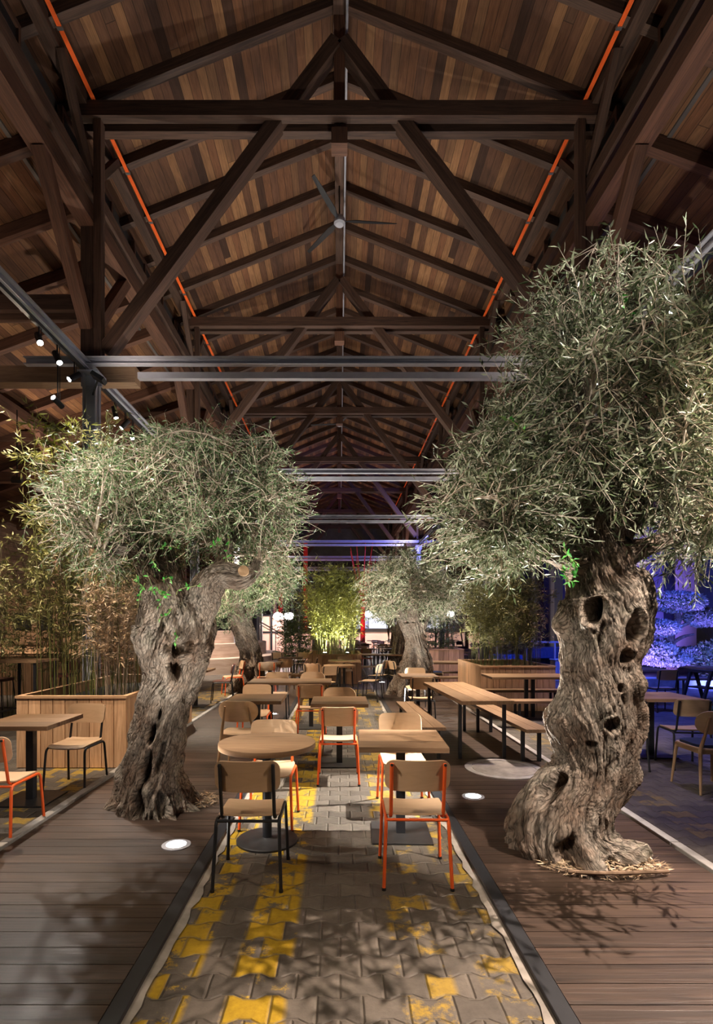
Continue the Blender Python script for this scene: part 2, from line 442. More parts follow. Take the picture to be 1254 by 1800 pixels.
def gnarled(name, pts, mat, parent, n_ang=160, n_len=240, seed=0, lobes=.10, ridge=.022, fine=.006, twist=1.0, holes=(), roots=0, root_h=.25, close_top=True, burl=0.0, bumps=()):
    """pts rows: x, y, z, radius.  Holes: (angle deg, z, half width rad, half height, depth)"""
    S = smooth_path(pts, n_len); P = S[:, :3]; R = np.maximum(S[:, 3], .004)
    T = np.gradient(P, axis=0); T /= np.linalg.norm(T, axis=1)[:, None]
    u = np.array([1., 0, 0]); 
    if abs(T[0] @ u) > .9: u = np.array([0, -1., 0])
    U = []; 
    for t in T:
        u = u-t*(u @ t); u /= np.linalg.norm(u); U.append(u)
    U = np.array(U); V = np.cross(T, U)
    arc = np.concatenate([[0], np.cumsum(np.linalg.norm(np.diff(P, axis=0), axis=1))])
    a = np.linspace(0, 2*PI, n_ang, endpoint=False)
    A, L = np.meshgrid(a, arc); Rr = np.repeat(R[:, None], n_ang, 1); Z = np.repeat(P[:, 2][:, None], n_ang, 1)
    tw = A+twist*L+.35*perlin(np.stack([np.cos(A)*1.1, np.sin(A)*1.1, L*1.6+seed], -1))
    def cyl(k, kz, s=0): return np.stack([np.cos(tw)*k+seed*7.3+s, np.sin(tw)*k+s, L*kz+seed], -1)
    rr = Rr*(1+lobes*2.2*perlin(cyl(1.3, 1.2))+lobes*1.3*perlin(cyl(2.6, 2.3, 9)))
    rid = 1-np.abs(2.4*perlin(cyl(3.8, 1.5, 3))); rid = np.clip(rid, -.2, 1)
    rid2 = 1-np.abs(2.4*perlin(cyl(9, 3.5, 5)))
    sc_ = np.clip(Rr/.25, .15, 1.2)
    rr = rr+(rid-.6)*ridge*sc_+(rid2-.6)*ridge*.42*sc_
    rr = rr+fine*sc_*(1-2*np.abs(2*perlin(cyl(22, 7, 1))))+fine*.5*sc_*perlin(cyl(46, 16, 2))
    if burl: rr = rr+burl*np.clip(perlin(np.stack([np.cos(A)*3+seed, np.sin(A)*3, L*5+4], -1)), 0, 1)*1.6
    if roots:
        env = np.exp(-np.clip(Z, 0, None)/root_h)
        rr = rr+env*.34*R[0]*(np.clip(np.cos(roots*(A+.5*np.sin(A*2+seed))+seed), -.4, 1))+env*.05*perlin(cyl(5, 5, 8))*2
    for (ad, hz, da, dz, up_) in bumps:
        dd = (np.angle(np.exp(1j*(A-math.radians(ad))))/da)**2+((Z-hz)/dz)**2; rr = rr+up_*np.exp(-dd)
    for (ad, hz, da, dz, dep) in holes:
        dd = (np.angle(np.exp(1j*(A-math.radians(ad))))/da)**2+((Z-hz)/dz)**2
        wob = 1+.55*perlin(np.stack([np.cos(A)*5, np.sin(A)*5, Z*7+seed], -1))
        q = np.sqrt(dd)*wob
        rr = rr-dep*np.clip(1.25-q**3, 0, 1)*.85+.16*dep*np.exp(-((q-1.35)/.28)**2)
    rr = np.maximum(rr, .003)
    W = P[:, None, :]+rr[..., None]*(np.cos(A)[..., None]*U[:, None, :]+np.sin(A)[..., None]*V[:, None, :])
    verts = W.reshape(-1, 3)
    ii = np.arange(n_len-1)[:, None]*n_ang; kk = np.arange(n_ang)[None, :]; k2 = (kk+1) % n_ang
    F = np.stack([ii+kk, ii+k2, ii+n_ang+k2, ii+n_ang+kk], -1).reshape(-1, 4)
    circ = 2*PI*R.mean()
    au = (kk/n_ang*circ)+ii*0; au2 = ((kk+1)/n_ang*circ)+ii*0
    l0 = arc[:-1][:, None]+kk*0; l1 = arc[1:][:, None]+kk*0
    sh = lambda aa, ll: aa+twist*.18*ll
    UV = np.stack([np.stack([sh(au, l0), l0], -1), np.stack([sh(au2, l0), l0], -1), np.stack([sh(au2, l1), l1], -1), np.stack([sh(au, l1), l1], -1)], 2).reshape(-1, 2)+seed*3.1
    if close_top:
        verts = np.vstack([verts, P[-1]+T[-1]*R[-1]*.5]); top = len(verts)-1; b = (n_len-1)*n_ang
        k = np.arange(n_ang); F2 = np.stack([b+k, b+(k+1) % n_ang, np.full(n_ang, top), np.full(n_ang, top)], -1)
        # close the end with a small fan of triangles folded into quads
        F = np.vstack([F, F2]); UV = np.vstack([UV, np.tile([[.1, .1], [.2, .1], [.15, .2], [.15, .2]], (n_ang, 1))])
    o = raw_mesh(name, verts, F, mat, parent, True, UV)
    return o

def tubes_mesh(name, lines, mat, parent, n=5):
    """lines: list of arrays (m,4) x,y,z,r -> one mesh"""
    Vv = []; Ff = []; b = 0
    ang = np.linspace(0, 2*PI, n, endpoint=False)
    for S in lines:
        P = S[:, :3]; T = np.gradient(P, axis=0); T /= (np.linalg.norm(T, axis=1)[:, None]+1e-9)
        ref = np.array([.3, .2, 1.]) if abs(T[0][2]) < .8 else np.array([1., .2, 0])
        U = np.cross(T, ref); U /= np.linalg.norm(U, axis=1)[:, None]; W = np.cross(T, U)
        m = len(P)
        Vv.append((P[:, None]+S[:, 3][:, None, None]*(np.cos(ang)[None, :, None]*U[:, None]+np.sin(ang)[None, :, None]*W[:, None])).reshape(-1, 3))
        ii = np.arange(m-1)[:, None]*n; kk = np.arange(n)[None]; k2 = (kk+1) % n
        Ff.append(b+np.stack([ii+kk, ii+k2, ii+n+k2, ii+n+kk], -1).reshape(-1, 4)); b += m*n
    return raw_mesh(name, np.vstack(Vv), np.vstack(Ff), mat, parent, True)

def leaves_mesh(name, pos, dirs, length, width, mat, parent, rs, fold=.35):
    """folded lens-shaped leaves; pos,dirs (n,3); length,width (n,)"""
    n = len(pos); D = dirs/np.linalg.norm(dirs, axis=1)[:, None]
    r = rs.normal(size=(n, 3)); S = np.cross(D, r); S /= np.linalg.norm(S, axis=1)[:, None]; N = np.cross(S, D)
    L = length[:, None]; W = width[:, None]
    p0 = pos; p1 = pos+D*L*.4+S*W*.5+N*W*fold*.5; p3 = pos+D*L*.4-S*W*.5+N*W*fold*.5
    p2 = pos+D*L-N*L*.10; pm = pos+D*L*.45
    V = np.stack([p0, p1, p2, p3, pm], 1).reshape(-1, 3); b = np.arange(n)[:, None]*5
    F = np.hstack([b+np.array([[0, 1, 4]]), b+np.array([[1, 2, 4]]), b+np.array([[2, 3, 4]]), b+np.array([[3, 0, 4]])]).reshape(-1, 3)
    F = F[:, ::-1]
    return raw_mesh(name, V, F, mat, parent, False)

def in_blobs(rs, blobs, n, shell=.5):
    vol = np.array([b[3]*b[4]*b[5]*(b[6] if len(b) > 6 else 1) for b in blobs]); pick = rs.choice(len(blobs), n, p=vol/vol.sum())
    d = rs.normal(size=(n, 3)); d /= np.linalg.norm(d, axis=1)[:, None]
    rad = (shell**3+(1-shell**3)*rs.rand(n))**(1/3)
    B = np.array([b[:6] for b in blobs])[pick]
    return B[:, :3]+d*B[:, 3:]*rad[:, None], d

def crown(parent, blobs, roots, seed, n_branch, n_shoot, n_leaf, leaf_len, leaf_w, mat, twig_mat, droop=.0, shoot_len=.45, shell=.45, limb_r=.02, up=.25):
    rs = np.random.RandomState(seed); roots = np.array(roots, float)
    lines = []; nodes = []
    tips, _ = in_blobs(rs, blobs, n_branch, .3)
    for t in tips:
        w = np.linalg.norm(roots-t, axis=1); r0 = roots[np.argmin(w+rs.rand(len(roots))*.5)]
        mid = (r0+t)/2+rs.normal(size=3)*.12*np.linalg.norm(t-r0); mid[2] += .08
        q = np.array([r0, r0*.7+mid*.3+rs.normal(size=3)*.03, mid, t*.6+mid*.4+rs.normal(size=3)*.06, t])
        S = smooth_path(q, 12); rad = np.linspace(limb_r*(.5+rs.rand()), .003, 12)
        lines.append(np.hstack([S, rad[:, None]])); nodes.append(S[4:])
    nodes = np.vstack(nodes)
    tips, d = in_blobs(rs, blobs, n_shoot, shell)
    LP = []; LD = []
    for k in range(n_shoot):
        t = tips[k]
        j = rs.randint(0, len(nodes), 40); nd = nodes[j]; dist = np.linalg.norm(nd-t, axis=1)
        st = nd[np.argmin(dist)]; v = t-st; dl = np.linalg.norm(v)+1e-6
        if dl > shoot_len*1.5: st = t-v/dl*shoot_len*1.5; v = t-st
        mid = (st+t)/2+rs.normal(size=3)*.028; mid[2] += up*.08
        end = t+d[k]*.13*rs.rand()+v*.12; end[2] -= droop*rs.rand()*.3
        S = smooth_path(np.array([st, mid, end]), 7)
        lines.append(np.hstack([S, np.linspace(.0042, .0016, 7)[:, None]]))
        f = np.linspace(.2, 1, n_leaf)*6; i = np.minimum(f.astype(int), 5); fr = (f-i)[:, None]
        p = S[i]*(1-fr)+S[i+1]*fr; dd = S[i+1]-S[i]; dd /= np.linalg.norm(dd, axis=1)[:, None]+1e-9
        side = rs.normal(size=(n_leaf, 3)); side -= dd*(side*dd).sum(1)[:, None]; side /= np.linalg.norm(side, axis=1)[:, None]
        LP.append(p); LD.append(dd*.75+side*.75)
    br = tubes_mesh('twigs', lines, twig_mat, parent, 4)
    LP = np.vstack(LP); LD = np.vstack(LD); n = len(LP)
    LL = leaf_len*(.6+.7*rs.rand(n)); LW = leaf_w*(.7+.6*rs.rand(n))
    fo = leaves_mesh('foliage', LP, LD, LL, LW, mat, parent, rs)
    return br, fo

def sprigs(parent, spots, mat, seed, leaf=.035):
    """fresh leafy shoots; spots: (x,y,z, dx,dy,dz, length)"""
    rs = np.random.RandomState(seed); lines = []; LP = []; LD = []
    for (x, y, z, dx, dy, dz, L) in spots:
        p = np.array([x, y, z]); d = np.array([dx, dy, dz], float); d /= np.linalg.norm(d)
        S = smooth_path(np.array([p, p+d*L*.5+rs.normal(size=3)*.02, p+d*L+rs.normal(size=3)*.03]), 8)
        lines.append(np.hstack([S, np.linspace(.004, .002, 8)[:, None]]))
        for k in range(int(L/.018)):
            f = rs.rand()*6.99; i = int(f); q = S[i]*(1-f+i)+S[i+1]*(f-i); LP.append(q); LD.append(d*.5+rs.normal(size=3)*.6)
    LP = np.array(LP); LD = np.array(LD); n = len(LP)
    for l_ in lines: tubes_mesh('sprout_stem', [l_], MAT['stem'], parent, 4)
    leaves_mesh('sprout_leaves', LP, LD, leaf*(.7+.6*rs.rand(n)), leaf*.5*(.7+.5*rs.rand(n)), mat, parent, rs)

def bamboo(name, label, x0, x1, y0, y1, zb, zt, n, seed, mat, group=None, leaf_n=46, lean=.5, lmin=.35, cat='bamboo', leaf=.085, stem=None, side=.28):
    o = thing(name, label, cat, ((x0+x1)/2, (y0+y1)/2, zb), 0, group); ox, oy, oz = o.location
    rs = np.random.RandomState(seed); lines = []; LP = []; LD = []
    for k in range(n):
        bx = x0+(x1-x0)*rs.rand(); by = y0+(y1-y0)*rs.rand(); h = (zt-zb)*(.62+.38*rs.rand())
        ang = rs.rand()*2*PI; ln = lean*(.3+rs.rand())
        b = np.array([bx-ox, by-oy, 0]); tip = b+np.array([math.cos(ang)*ln, math.sin(ang)*ln*.7, h]); mid = b+np.array([math.cos(ang)*ln*.25, math.sin(ang)*ln*.2, h*.55])
        S = smooth_path(np.array([b, mid, tip]), 9); lines.append(np.hstack([S, np.linspace(.0048, .0018, 9)[:, None]]))
        for q in range(int(leaf_n/6)):
            f = lmin+(1-lmin)*rs.rand()**.8; i = min(int(f*8), 7); st = S[i]*(1-(f*8-i))+S[i+1]*(f*8-i)
            d = rs.normal(size=3); d[2] = abs(d[2])*.5; d /= np.linalg.norm(d); e = st+d*side*(.4+rs.rand()*.9)
            lines.append(np.array([[*st, .0022], [*((st+e)/2+np.array([0, 0, .02])), .0016], [*e, .001]]))
            for w in range(6):
                g = .25+.75*rs.rand(); LP.append(st+(e-st)*g); LD.append(d+rs.normal(size=3)*.7-np.array([0, 0, .25]))
    tubes_mesh('stems', lines, stem or MAT['stem'], o, 4)
    LP = np.array(LP); LD = np.array(LD); m = len(LP)
    leaves_mesh('foliage', LP, LD, leaf*(.6+.8*rs.rand(m)), leaf*.19*(.8+.5*rs.rand(m)), mat, o, rs)
    return o

# ------------------------------------------------------------------ furniture
def rrect(w, d, r, n=5):
    pts = []
    for cx, cy, a0 in ((w/2-r, d/2-r, 0), (-w/2+r, d/2-r, 90), (-w/2+r, -d/2+r, 180), (w/2-r, -d/2+r, 270)):
        for k in range(n+1):
            a = math.radians(a0+90*k/n); pts.append((cx+r*math.cos(a), cy+r*math.sin(a)))
    return pts
def sheet(w, h, r, t, fn, n=14, mat=None, name='seat', parent=None):
    """rounded-rectangle panel bent by fn(a,b)->(point, normal); a,b in metres"""
    bm = bmesh.new(); N = n; M_ = n
    # map a grid onto the rounded rectangle
    def pt(i, j):
        a = (i/N-.5)*w; b = (j/M_-.5)*h
        # shrink rows near the corners so the outline is rounded
        eb = max(0, abs(b)-(h/2-r)); wa = w/2-(r-math.sqrt(max(0, r*r-eb*eb))) if eb > 0 else w/2
        return (a/(w/2)*wa, b)
    vt = []; vb = []; uvs = []
    for j in range(M_+1):
        # concentrate rows near the ends
        for i in range(N+1):
            tt = j/M_; tj = .5-.5*math.cos(PI*tt); a_, b_ = pt(i, tj*M_)
            p, nn = fn(a_, b_); p = Vector(p); nn = Vector(nn).normalized()
            vt.append(tuple(p+nn*t/2)); vb.append(tuple(p-nn*t/2)); uvs.append((a_, b_))
    o_ = MB(); o_.v = vt+vb; off = len(vt); W1 = N+1
    for j in range(M_):
        for i in range(N):
            q = [j*W1+i, j*W1+i+1, (j+1)*W1+i+1, (j+1)*W1+i]
            o_.face(q, [uvs[k] for k in q]); o_.face([off+k for k in reversed(q)], [uvs[k] for k in reversed(q)])
    ring = [i for i in range(N+1)]+[j*W1+N for j in range(1, M_+1)]+[M_*W1+i for i in range(N-1, -1, -1)]+[j*W1 for j in range(M_-1, 0, -1)]
    for k in range(len(ring)):
        a, b = ring[k], ring[(k+1) % len(ring)]
        o_.face([b, a, off+a, off+b], [uvs[b], uvs[a], uvs[a], uvs[b]])
    bm.free()
    ob = o_.build(name, mat, parent, 'auto')
    return ob
def arc_pts(pts, r=.05, n=5):
    """round the inner corners of a polyline"""
    P = [Vector(p) for p in pts]; out = [P[0]]
    for i in range(1, len(P)-1):
        a = (P[i-1]-P[i]); b = (P[i+1]-P[i]); ra = min(r, a.length*.45, b.length*.45)
        A = P[i]+a.normalized()*ra; B = P[i]+b.normalized()*ra
        for k in range(n+1):
            t = k/n; out.append(A*(1-t)**2+P[i]*2*t*(1-t)+B*t*t)
    out.append(P[-1]); return out
def school_chair(frame, pad=None, pad_col=None):
    def make():
        root = thing('school_chair'); fm = MAT[frame]; ply = MAT[pad_col] if pad_col else MAT['ply']; T = .022 if pad_col else .011
        for sx in (-1, 1):
            rear = arc_pts([(sx*.213, -.245, .0), (sx*.196, -.205, .43), (sx*.194, -.10, .43)], .055)
            front = arc_pts([(sx*.213, .225, .0), (sx*.196, .190, .43), (sx*.194, -.10, .43)], .055)
            MB().tube(rear, .0115, 8).build('leg', fm, root, 'auto'); MB().tube(front, .0115, 8).build('leg', fm, root, 'auto')
            MB().tube(arc_pts([(sx*.165, .08, .432), (sx*.165, -.185, .432), (sx*.165, -.262, .795)], .05), .0115, 8).build('back_post', fm, root, 'auto')
            for y in (-.245, .225):
                MB().lathe([(.0135, 0), (.0135, .018)], 8, (sx*.213, y, 0)).build('foot_cap', MAT['dark'], root)
        MB().tube([(-.196, -.197, .424), (.196, -.197, .424)], .010, 8).build('cross_tube', fm, root, 'auto'); MB().tube([(-.196, .12, .426), (.196, .12, .426)], .010, 8).build('cross_tube', fm, root, 'auto')
        def fs(a, b):
            z = .450+.35*(a*a)*0-.010*math.cos(min(1, abs(a)/.2)*PI/2)
            if b > .12: z -= (b-.12)**2*2.4
            if b < -.12: z += (b+.12)**2*3.0
            return (a, b+.0, z), (0, -(0 if b < .12 else -(b-.12)*4.8), 1)
        sheet(.385, .40, .05, T, fs, 14, ply, 'seat', root)
        def fb(a, b):
            k = .255+(.70-.70)*0; y = -.232-b*.21+(a*a)*1.15-.035
            return (a, y+.012, .715+b), (-(2*1.15*a), 1, .21)
        sheet(.405, .20, .055, T, fb, 14, ply, 'backrest', root)
        if not pad_col:
            for sx in (-1, 1):
                MB().tube([(sx*.165, -.266, .788), (sx*.165, -.280, .79)], .009, 8).build('rivet', MAT['dark'], root)
        return root
    return make
def wood_chair(pad):
    def make():
        root = thing('wooden_chair'); m = MAT['beech']
        for sx in (-1, 1):
            MB().tube([(sx*.185, .17, .43), (sx*.215, .215, 0)], [.018, .011], 10).build('leg', m, root, 'auto')
            MB().tube([(sx*.13, -.262, .76), (sx*.155, -.235, .60), (sx*.185, -.20, .43), (sx*.225, -.265, 0)], [.011, .014, .019, .011], 10).build('leg', m, root, 'auto')
        MB().box(-.17, .17, .155, .180, .385, .43).box(-.175, .175, -.205, -.18, .385, .43).box(-.19, -.168, -.19, .17, .385, .43).box(.168, .19, -.19, .17, .385, .43).build('seat_frame', m, root)
        def fs(a, b): return (a, b, .440-.012*math.cos(min(1, abs(a)/.22)*PI/2)), (0, 0, 1)
        sheet(.43, .42, .10, .014, fs, 14, MAT['ply'], 'seat', root)
        if pad:
            def fp(a, b): return (a, b, .462-.1*(a*a+b*b)), (0, 0, 1)
            sheet(.38, .37, .09, .026, fp, 12, MAT['blue_pad'], 'cushion', root)
        def fb(a, b):
            return (a, -.272-b*.15+(a*a)*1.7+.02, .70+b), (-(3.4*a), 1, .15)
        sheet(.44, .23, .105, .012, fb, 16, MAT['ply'], 'backrest', root)
        return root
    return make
def square_table(w, d, mat='table', base=.46, round_=False, foot='square', th=.04, h=.76):
    def make():
        root = thing('round_table' if round_ else 'square_table')
        if round_:
            n = 64; P = [(w/2*math.cos(2*PI*k/n), w/2*math.sin(2*PI*k/n)) for k in range(n)]
            MB().prism(P, h-th, h).build('tabletop', MAT[mat], root, 'auto', .003)
        else:
            nb = 3; top = MB()
            for k in range(nb):
                y0 = -d/2+d*k/nb; top.box(-w/2, w/2, y0+.0006, y0+d/nb-.0006, h-th, h)
            top.build('tabletop', MAT[mat], root, False, .0015)
        if foot == 'round':
            MB().lathe([(base/2, 0), (base/2, .014), (base/2-.012, .022), (.05, .026), (.035, .034)], 48).build('base_plate', MAT['base'], root, 'auto')
            MB().lathe([(.036, .03), (.036, h-th-.01)], 20).build('column', MAT['black'], root, 'auto')
        else:
            b = base/2
            MB().box(-b, b, -b, b, 0, .016).build('base_plate', MAT['base'], root, False, .004)
            MB().box(-.035, .035, -.035, .035, .016, h-th-.008).build('column', MAT['black'], root, False, .003)
        MB().box(-.16, .16, -.025, .025, h-th-.012, h-th).box(-.025, .025, -.16, .16, h-th-.012, h-th).build('top_bracket', MAT['black'], root)
        return root
    return make
def sled_set(name, L, W, h, th, nb=2):
    """table or bench: planks on two rectangular steel loops joined by a floor bar; length along Y"""
    def make():
        root = thing(name); t = MB(); g = .003
        for k in range(nb):
            x0 = -W/2+W*k/nb; t.box(x0+g/2, x0+W/nb-g/2, -L/2, L/2, h-th, h)
        t.build('tabletop' if name == 'long_table' else 'seat', MAT['table'], root, False, .002)
        b = .02; w = W/2-.045
        for y in (-L/2+.22, L/2-.22):
            MB().box(-w-b, -w+b, y-b, y+b, .0, h-th).box(w-b, w+b, y-b, y+b, .0, h-th).box(-w+b, w-b, y-b, y+b, .0, .03).box(-w+b, w-b, y-b, y+b, h-th-.03, h-th).build('leg_loop', MAT['black'], root, False, .002)
        MB().box(-b, b, -L/2+.24, L/2-.24, 0, .025).build('floor_bar', MAT['black'], root)
        return root
    return make
def post_table(w, d, h=.76, two=.12, base=.5):
    """table with a pair of square posts on one foot, long side along X"""
    def make():
        root = thing('post_table'); t = MB()
        for k in range(3): t.box(-w/2, w/2, -d/2+d*k/3+.001, -d/2+d*(k+1)/3-.001, h-.04, h)
        t.build('tabletop', MAT['table'], root, False, .002)
        for sx in ((-1, 1) if w < 1.5 else (-1, 1)):
            MB().box(sx*two/2-.03, sx*two/2+.03, -.03, .03, .012, h-.04).build('post', MAT['black'], root, False, .002)
        MB().box(-base/2, base/2, -.2, .2, 0, .012).build('base_plate', MAT['base'], root)
        return root
    return make
def flat_bench(w, d=.3, h=.45):
    def make():
        root = thing('bench'); t = MB()
        for k in range(2): t.box(-w/2, w/2, -d/2+d*k/2+.001, -d/2+d*(k+1)/2-.001, h-.04, h)
        t.build('seat', MAT['table'], root, False, .002)
        for sx in (-1, 1):
            x = sx*(w/2-.18)
            MB().box(x-.02, x+.02, -d/2+.03, -d/2+.06, 0, h-.04).box(x-.02, x+.02, d/2-.06, d/2-.03, 0, h-.04).box(x-.02, x+.02, -d/2+.03, d/2-.03, 0, .03).build('leg_loop', MAT['black'], root)
        return root
    return make
def tall_table(w=.7, d=.7, h=1.1):
    def make():
        root = thing('bar_table'); t = MB()
        for k in range(3): t.box(-w/2, w/2, -d/2+d*k/3+.001, -d/2+d*(k+1)/3-.001, h-.04, h)
        t.build('tabletop', MAT['table'], root, False, .002)
        for sx in (-1, 1):
            for sy in (-1, 1):
                x, y = sx*(w/2-.05), sy*(d/2-.05); MB().box(x-.018, x+.018, y-.018, y+.018, 0, h-.04).build('leg', MAT['black'], root)
            MB().box(sx*(w/2-.05)-.015, sx*(w/2-.05)+.015, -d/2+.05, d/2-.05, .25, .28).build('footrest', MAT['black'], root)
        return root
    return make
def bar_stool():
    root = thing('bar_stool')
    for sx in (-1, 1):
        for sy in (-1, 1):
            MB().tube([(sx*.16, sy*.15, .72), (sx*.215, sy*.215, 0)], .010, 8).build('leg', MAT['black'], root, 'auto')
        MB().tube([(sx*.14, -.16, .72), (sx*.15, -.22, .80), (sx*.15, -.235, .98)], .010, 8).build('back_post', MAT['black'], root, 'auto')
    z = .24; q = .197
    MB().tube([(-q, -q, z), (q, -q, z), (q, q, z), (-q, q, z), (-q, -q, z)], .008, 6).build('footrest', MAT['black'], root)
    sheet(.40, .38, .08, .045, lambda a, b: ((a, b, .745), (0, 0, 1)), 10, MAT['leather'], 'seat', root)
    sheet(.38, .17, .05, .03, lambda a, b: ((a, -.235+a*a*1.0, .93+b), (-2*a, 1, 0)), 10, MAT['leather'], 'backrest', root)
    return root

# ================================================================== THE HALL
E = 1.65                       # eye height; heights below given as h above the eye
def W(px, py, Y): return ((px-597)*Y/950, Y, E-(py-1100)*Y/950)
BAYS = [8.7+6*k for k in range(7)]
YEND = 47.0
# ground
g = MB(); g.v = [(-13, -3, 0), (13, -3, 0), (13, YEND, 0), (-13, YEND, 0)]; g.face([0, 1, 2, 3], [(-13, -3), (13, -3), (13, YEND), (-13, YEND)])
struct(g.build('floor', MAT['pavers']))
for s, nm in ((-1, 'left'), (1, 'right')):
    d = MB(); y = -1.0
    random.seed(11+s)
    while y < 42:
        w = .138
        x0, x1 = (.985, 2.44) if s > 0 else (-2.44, -.985)
        d.box(x0, x1, y, y+w-.005, .004, .03); y += w
    struct(d.build('deck_'+nm, MAT['deck']))
    b = MB().box(min(s*.90, s*.98), max(s*.90, s*.98), -1, 42, 0, .036); struct(b.build('trim_1' if s < 0 else 'trim_2', MAT['black'], None, False, .004))
    # ragged mortar strip against the pavers
    c = MB(); rs_ = random.Random(5+s); yy = -1.0; pts = []
    while yy < 42: pts.append((s*(.835+rs_.random()*.035), yy)); yy += .09 if yy < 12 else .6
    for (xa, ya), (xb, yb) in zip(pts, pts[1:]):
        b0 = len(c.v); q = [(xa, ya, .008), (s*.90, ya, .014), (s*.90, yb, .014), (xb, yb, .008)]
        if s < 0: q = q[::-1]
        c.v.extend(q); c.face([b0, b0+1, b0+2, b0+3], [(p[0], p[1]) for p in q])
    struct(c.build('trim_3' if s < 0 else 'trim_4', MAT['concrete']))
    k_ = MB(); 
    yy = -1.0
    while yy < 42: k_.box(min(s*2.445, s*2.515), max(s*2.445, s*2.515), yy, yy+.99, 0, .055); yy += 1.0
    struct(k_.build('trim_5' if s < 0 else 'trim_6', MAT['kerb'], None, False, .006))
# manhole
mh = thing('manhole_cover', 'round concrete manhole cover set into the right deck below the long table end', 'manhole cover', (1.86, 6.12, .03))
MB().lathe([(.43, 0), (.43, .008), (.36, .010), (.355, .002)], 56).build('rim', MAT['kerb'], mh, 'auto')
MB().lathe([(.345, 0), (.345, .007)], 56).build('cover', MAT['concrete'], mh, 'auto')

# ------------------------------------------------------------------ roof
RH, SL = 10.14, .40
def slope_quad(mb, x0, h0, x1, h1, y0, y1):
    L = math.hypot(x1-x0, h1-h0); b = len(mb.v)
    P = [(x0, y0, h0+E), (x0, y1, h0+E), (x1, y1, h1+E), (x1, y0, h1+E)]
    Q = [(p[0], p[1], p[2]+.06) for p in P]
    mb.v.extend(P+Q); uv = [(y0, 0), (y1, 0), (y1, L), (y0, L)]
    mb.face([b, b+1, b+2, b+3], uv); mb.face([b+4, b+7, b+6, b+5], [uv[0], uv[3], uv[2], uv[1]])
    mb.face([b+3, b+2, b+6, b+7], uv)
ce = MB()
for s in (-1, 1):
    slope_quad(ce, 0, RH, s*4.6, RH-SL*4.6, 2, YEND)
    slope_quad(ce, s*4.3, 6.80, s*12.6, 6.80-.36*8.3, 2, YEND)
ceiling = struct(ce.build('ceiling', MAT['roof']))
Y = 5.07
while Y < 46:
    near_truss = min(abs(Y-b) for b in BAYS) < .3
    for s in (-1, 1):
        MB().beam((0, Y, RH-.09+E), (s*4.5, Y, RH-.09-SL*4.5+E), .14, .18, (0, 1, 0) if False else (0, 0, 1)).build('rafter', MAT['beam'], ceiling)
        if Y < 34: MB().beam((s*4.3, Y, 6.68+E), (s*12.4, Y, 6.68-.36*8.1+E), .14, .2).build('aisle_rafter', MAT['post'], ceiling)
    Y += 1.21
MB().box(-.10, .10, 2, YEND, RH-.30+E, RH-.02+E).build('ridge_beam', MAT['beam'], ceiling)
for s, nm in ((-1, 'left'), (1, 'right')):
    # eave plate, clerestory frames, long beams on the posts
    w = MB()
    w.box(min(s*4.0, s*4.2), max(s*4.0, s*4.2), 2, YEND, 8.26+E, 8.44+E)
    struct(w.build('trim_7' if s < 0 else 'trim_8', MAT['beam']))
    w = MB().box(min(s*4.5, s*4.56), max(s*4.5, s*4.56), 2, YEND, 6.7+E, 8.4+E)
    struct(w.build('wall_clerestory_'+nm, MAT['wall_dark']))
    yy = 5.5; i = 0
    while yy < 44:
        fr = MB(); x0, x1 = (s*4.36, s*4.44)
        x0, x1 = min(x0, x1), max(x0, x1)
        for z0, z1 in ((7.02, 7.10), (8.12, 8.20), (7.58, 7.62)): fr.box(x0, x1, yy, yy+1.9, z0+E, z1+E)
        for q in (0, .62, 1.24, 1.84): fr.box(x0, x1, yy+q, yy+q+.06, 7.10+E, 8.12+E)
        f = struct(fr.build('window_%d' % (1+i+(20 if s > 0 else 0)), MAT['post']))
        gl = MB().box(s*4.40-.004, s*4.40+.004, yy+.03, yy+1.86, 7.06+E, 8.14+E)
        t_ = gl.build('pane', MAT['clear'] if 'clear' in MAT else MAT['base'], f)
        # posts between the windows
        yy += 3.0 if (i % 2) else 3.0; i += 1
    lb = MB().box(min(s*3.92, s*4.18), max(s*3.92, s*4.18), 3, YEND, 6.42+E, 6.70+E)
    o = lb.build('longitudinal_beam', MAT['post']); tag(o, 'lower heavy timber beam running lengthwise over the %s row of posts' % nm, 'beam')
    lb = MB().box(min(s*3.94, s*4.12), max(s*3.94, s*4.12), 3, YEND, 6.92+E, 7.14+E)
    o = lb.build('longitudinal_beam', MAT['beam']); tag(o, 'upper slimmer timber beam running lengthwise under the %s high windows' % nm, 'beam')
    lb = MB().box(min(s*7.6, s*7.85), max(s*7.6, s*7.85), 3, YEND, 4.95+E, 5.2+E)
    o = lb.build('longitudinal_beam', MAT['post']); tag(o, 'timber beam running lengthwise under the middle of the %s aisle roof' % nm, 'beam')
    # orange cable run with clips
    cb = thing('orange_cable_run', 'bright orange cables clipped in a straight line along the %s roof edge' % nm, 'cable', (s*3.90, 0, 8.34+E))
    for q in (-.022, 0, .022):
        MB().tube([(q, 4, 0), (q, 44, 0)], .0125, 6).build('cable', MAT['cable'], cb)
    yy = 6.3
    while yy < 30:
        MB().box(-.04, .04, yy, yy+.05, -.018, .02).box(-.006, .006, yy, yy+.05, .02, .10).build('clip', MAT['clip'], cb); yy += 1.21

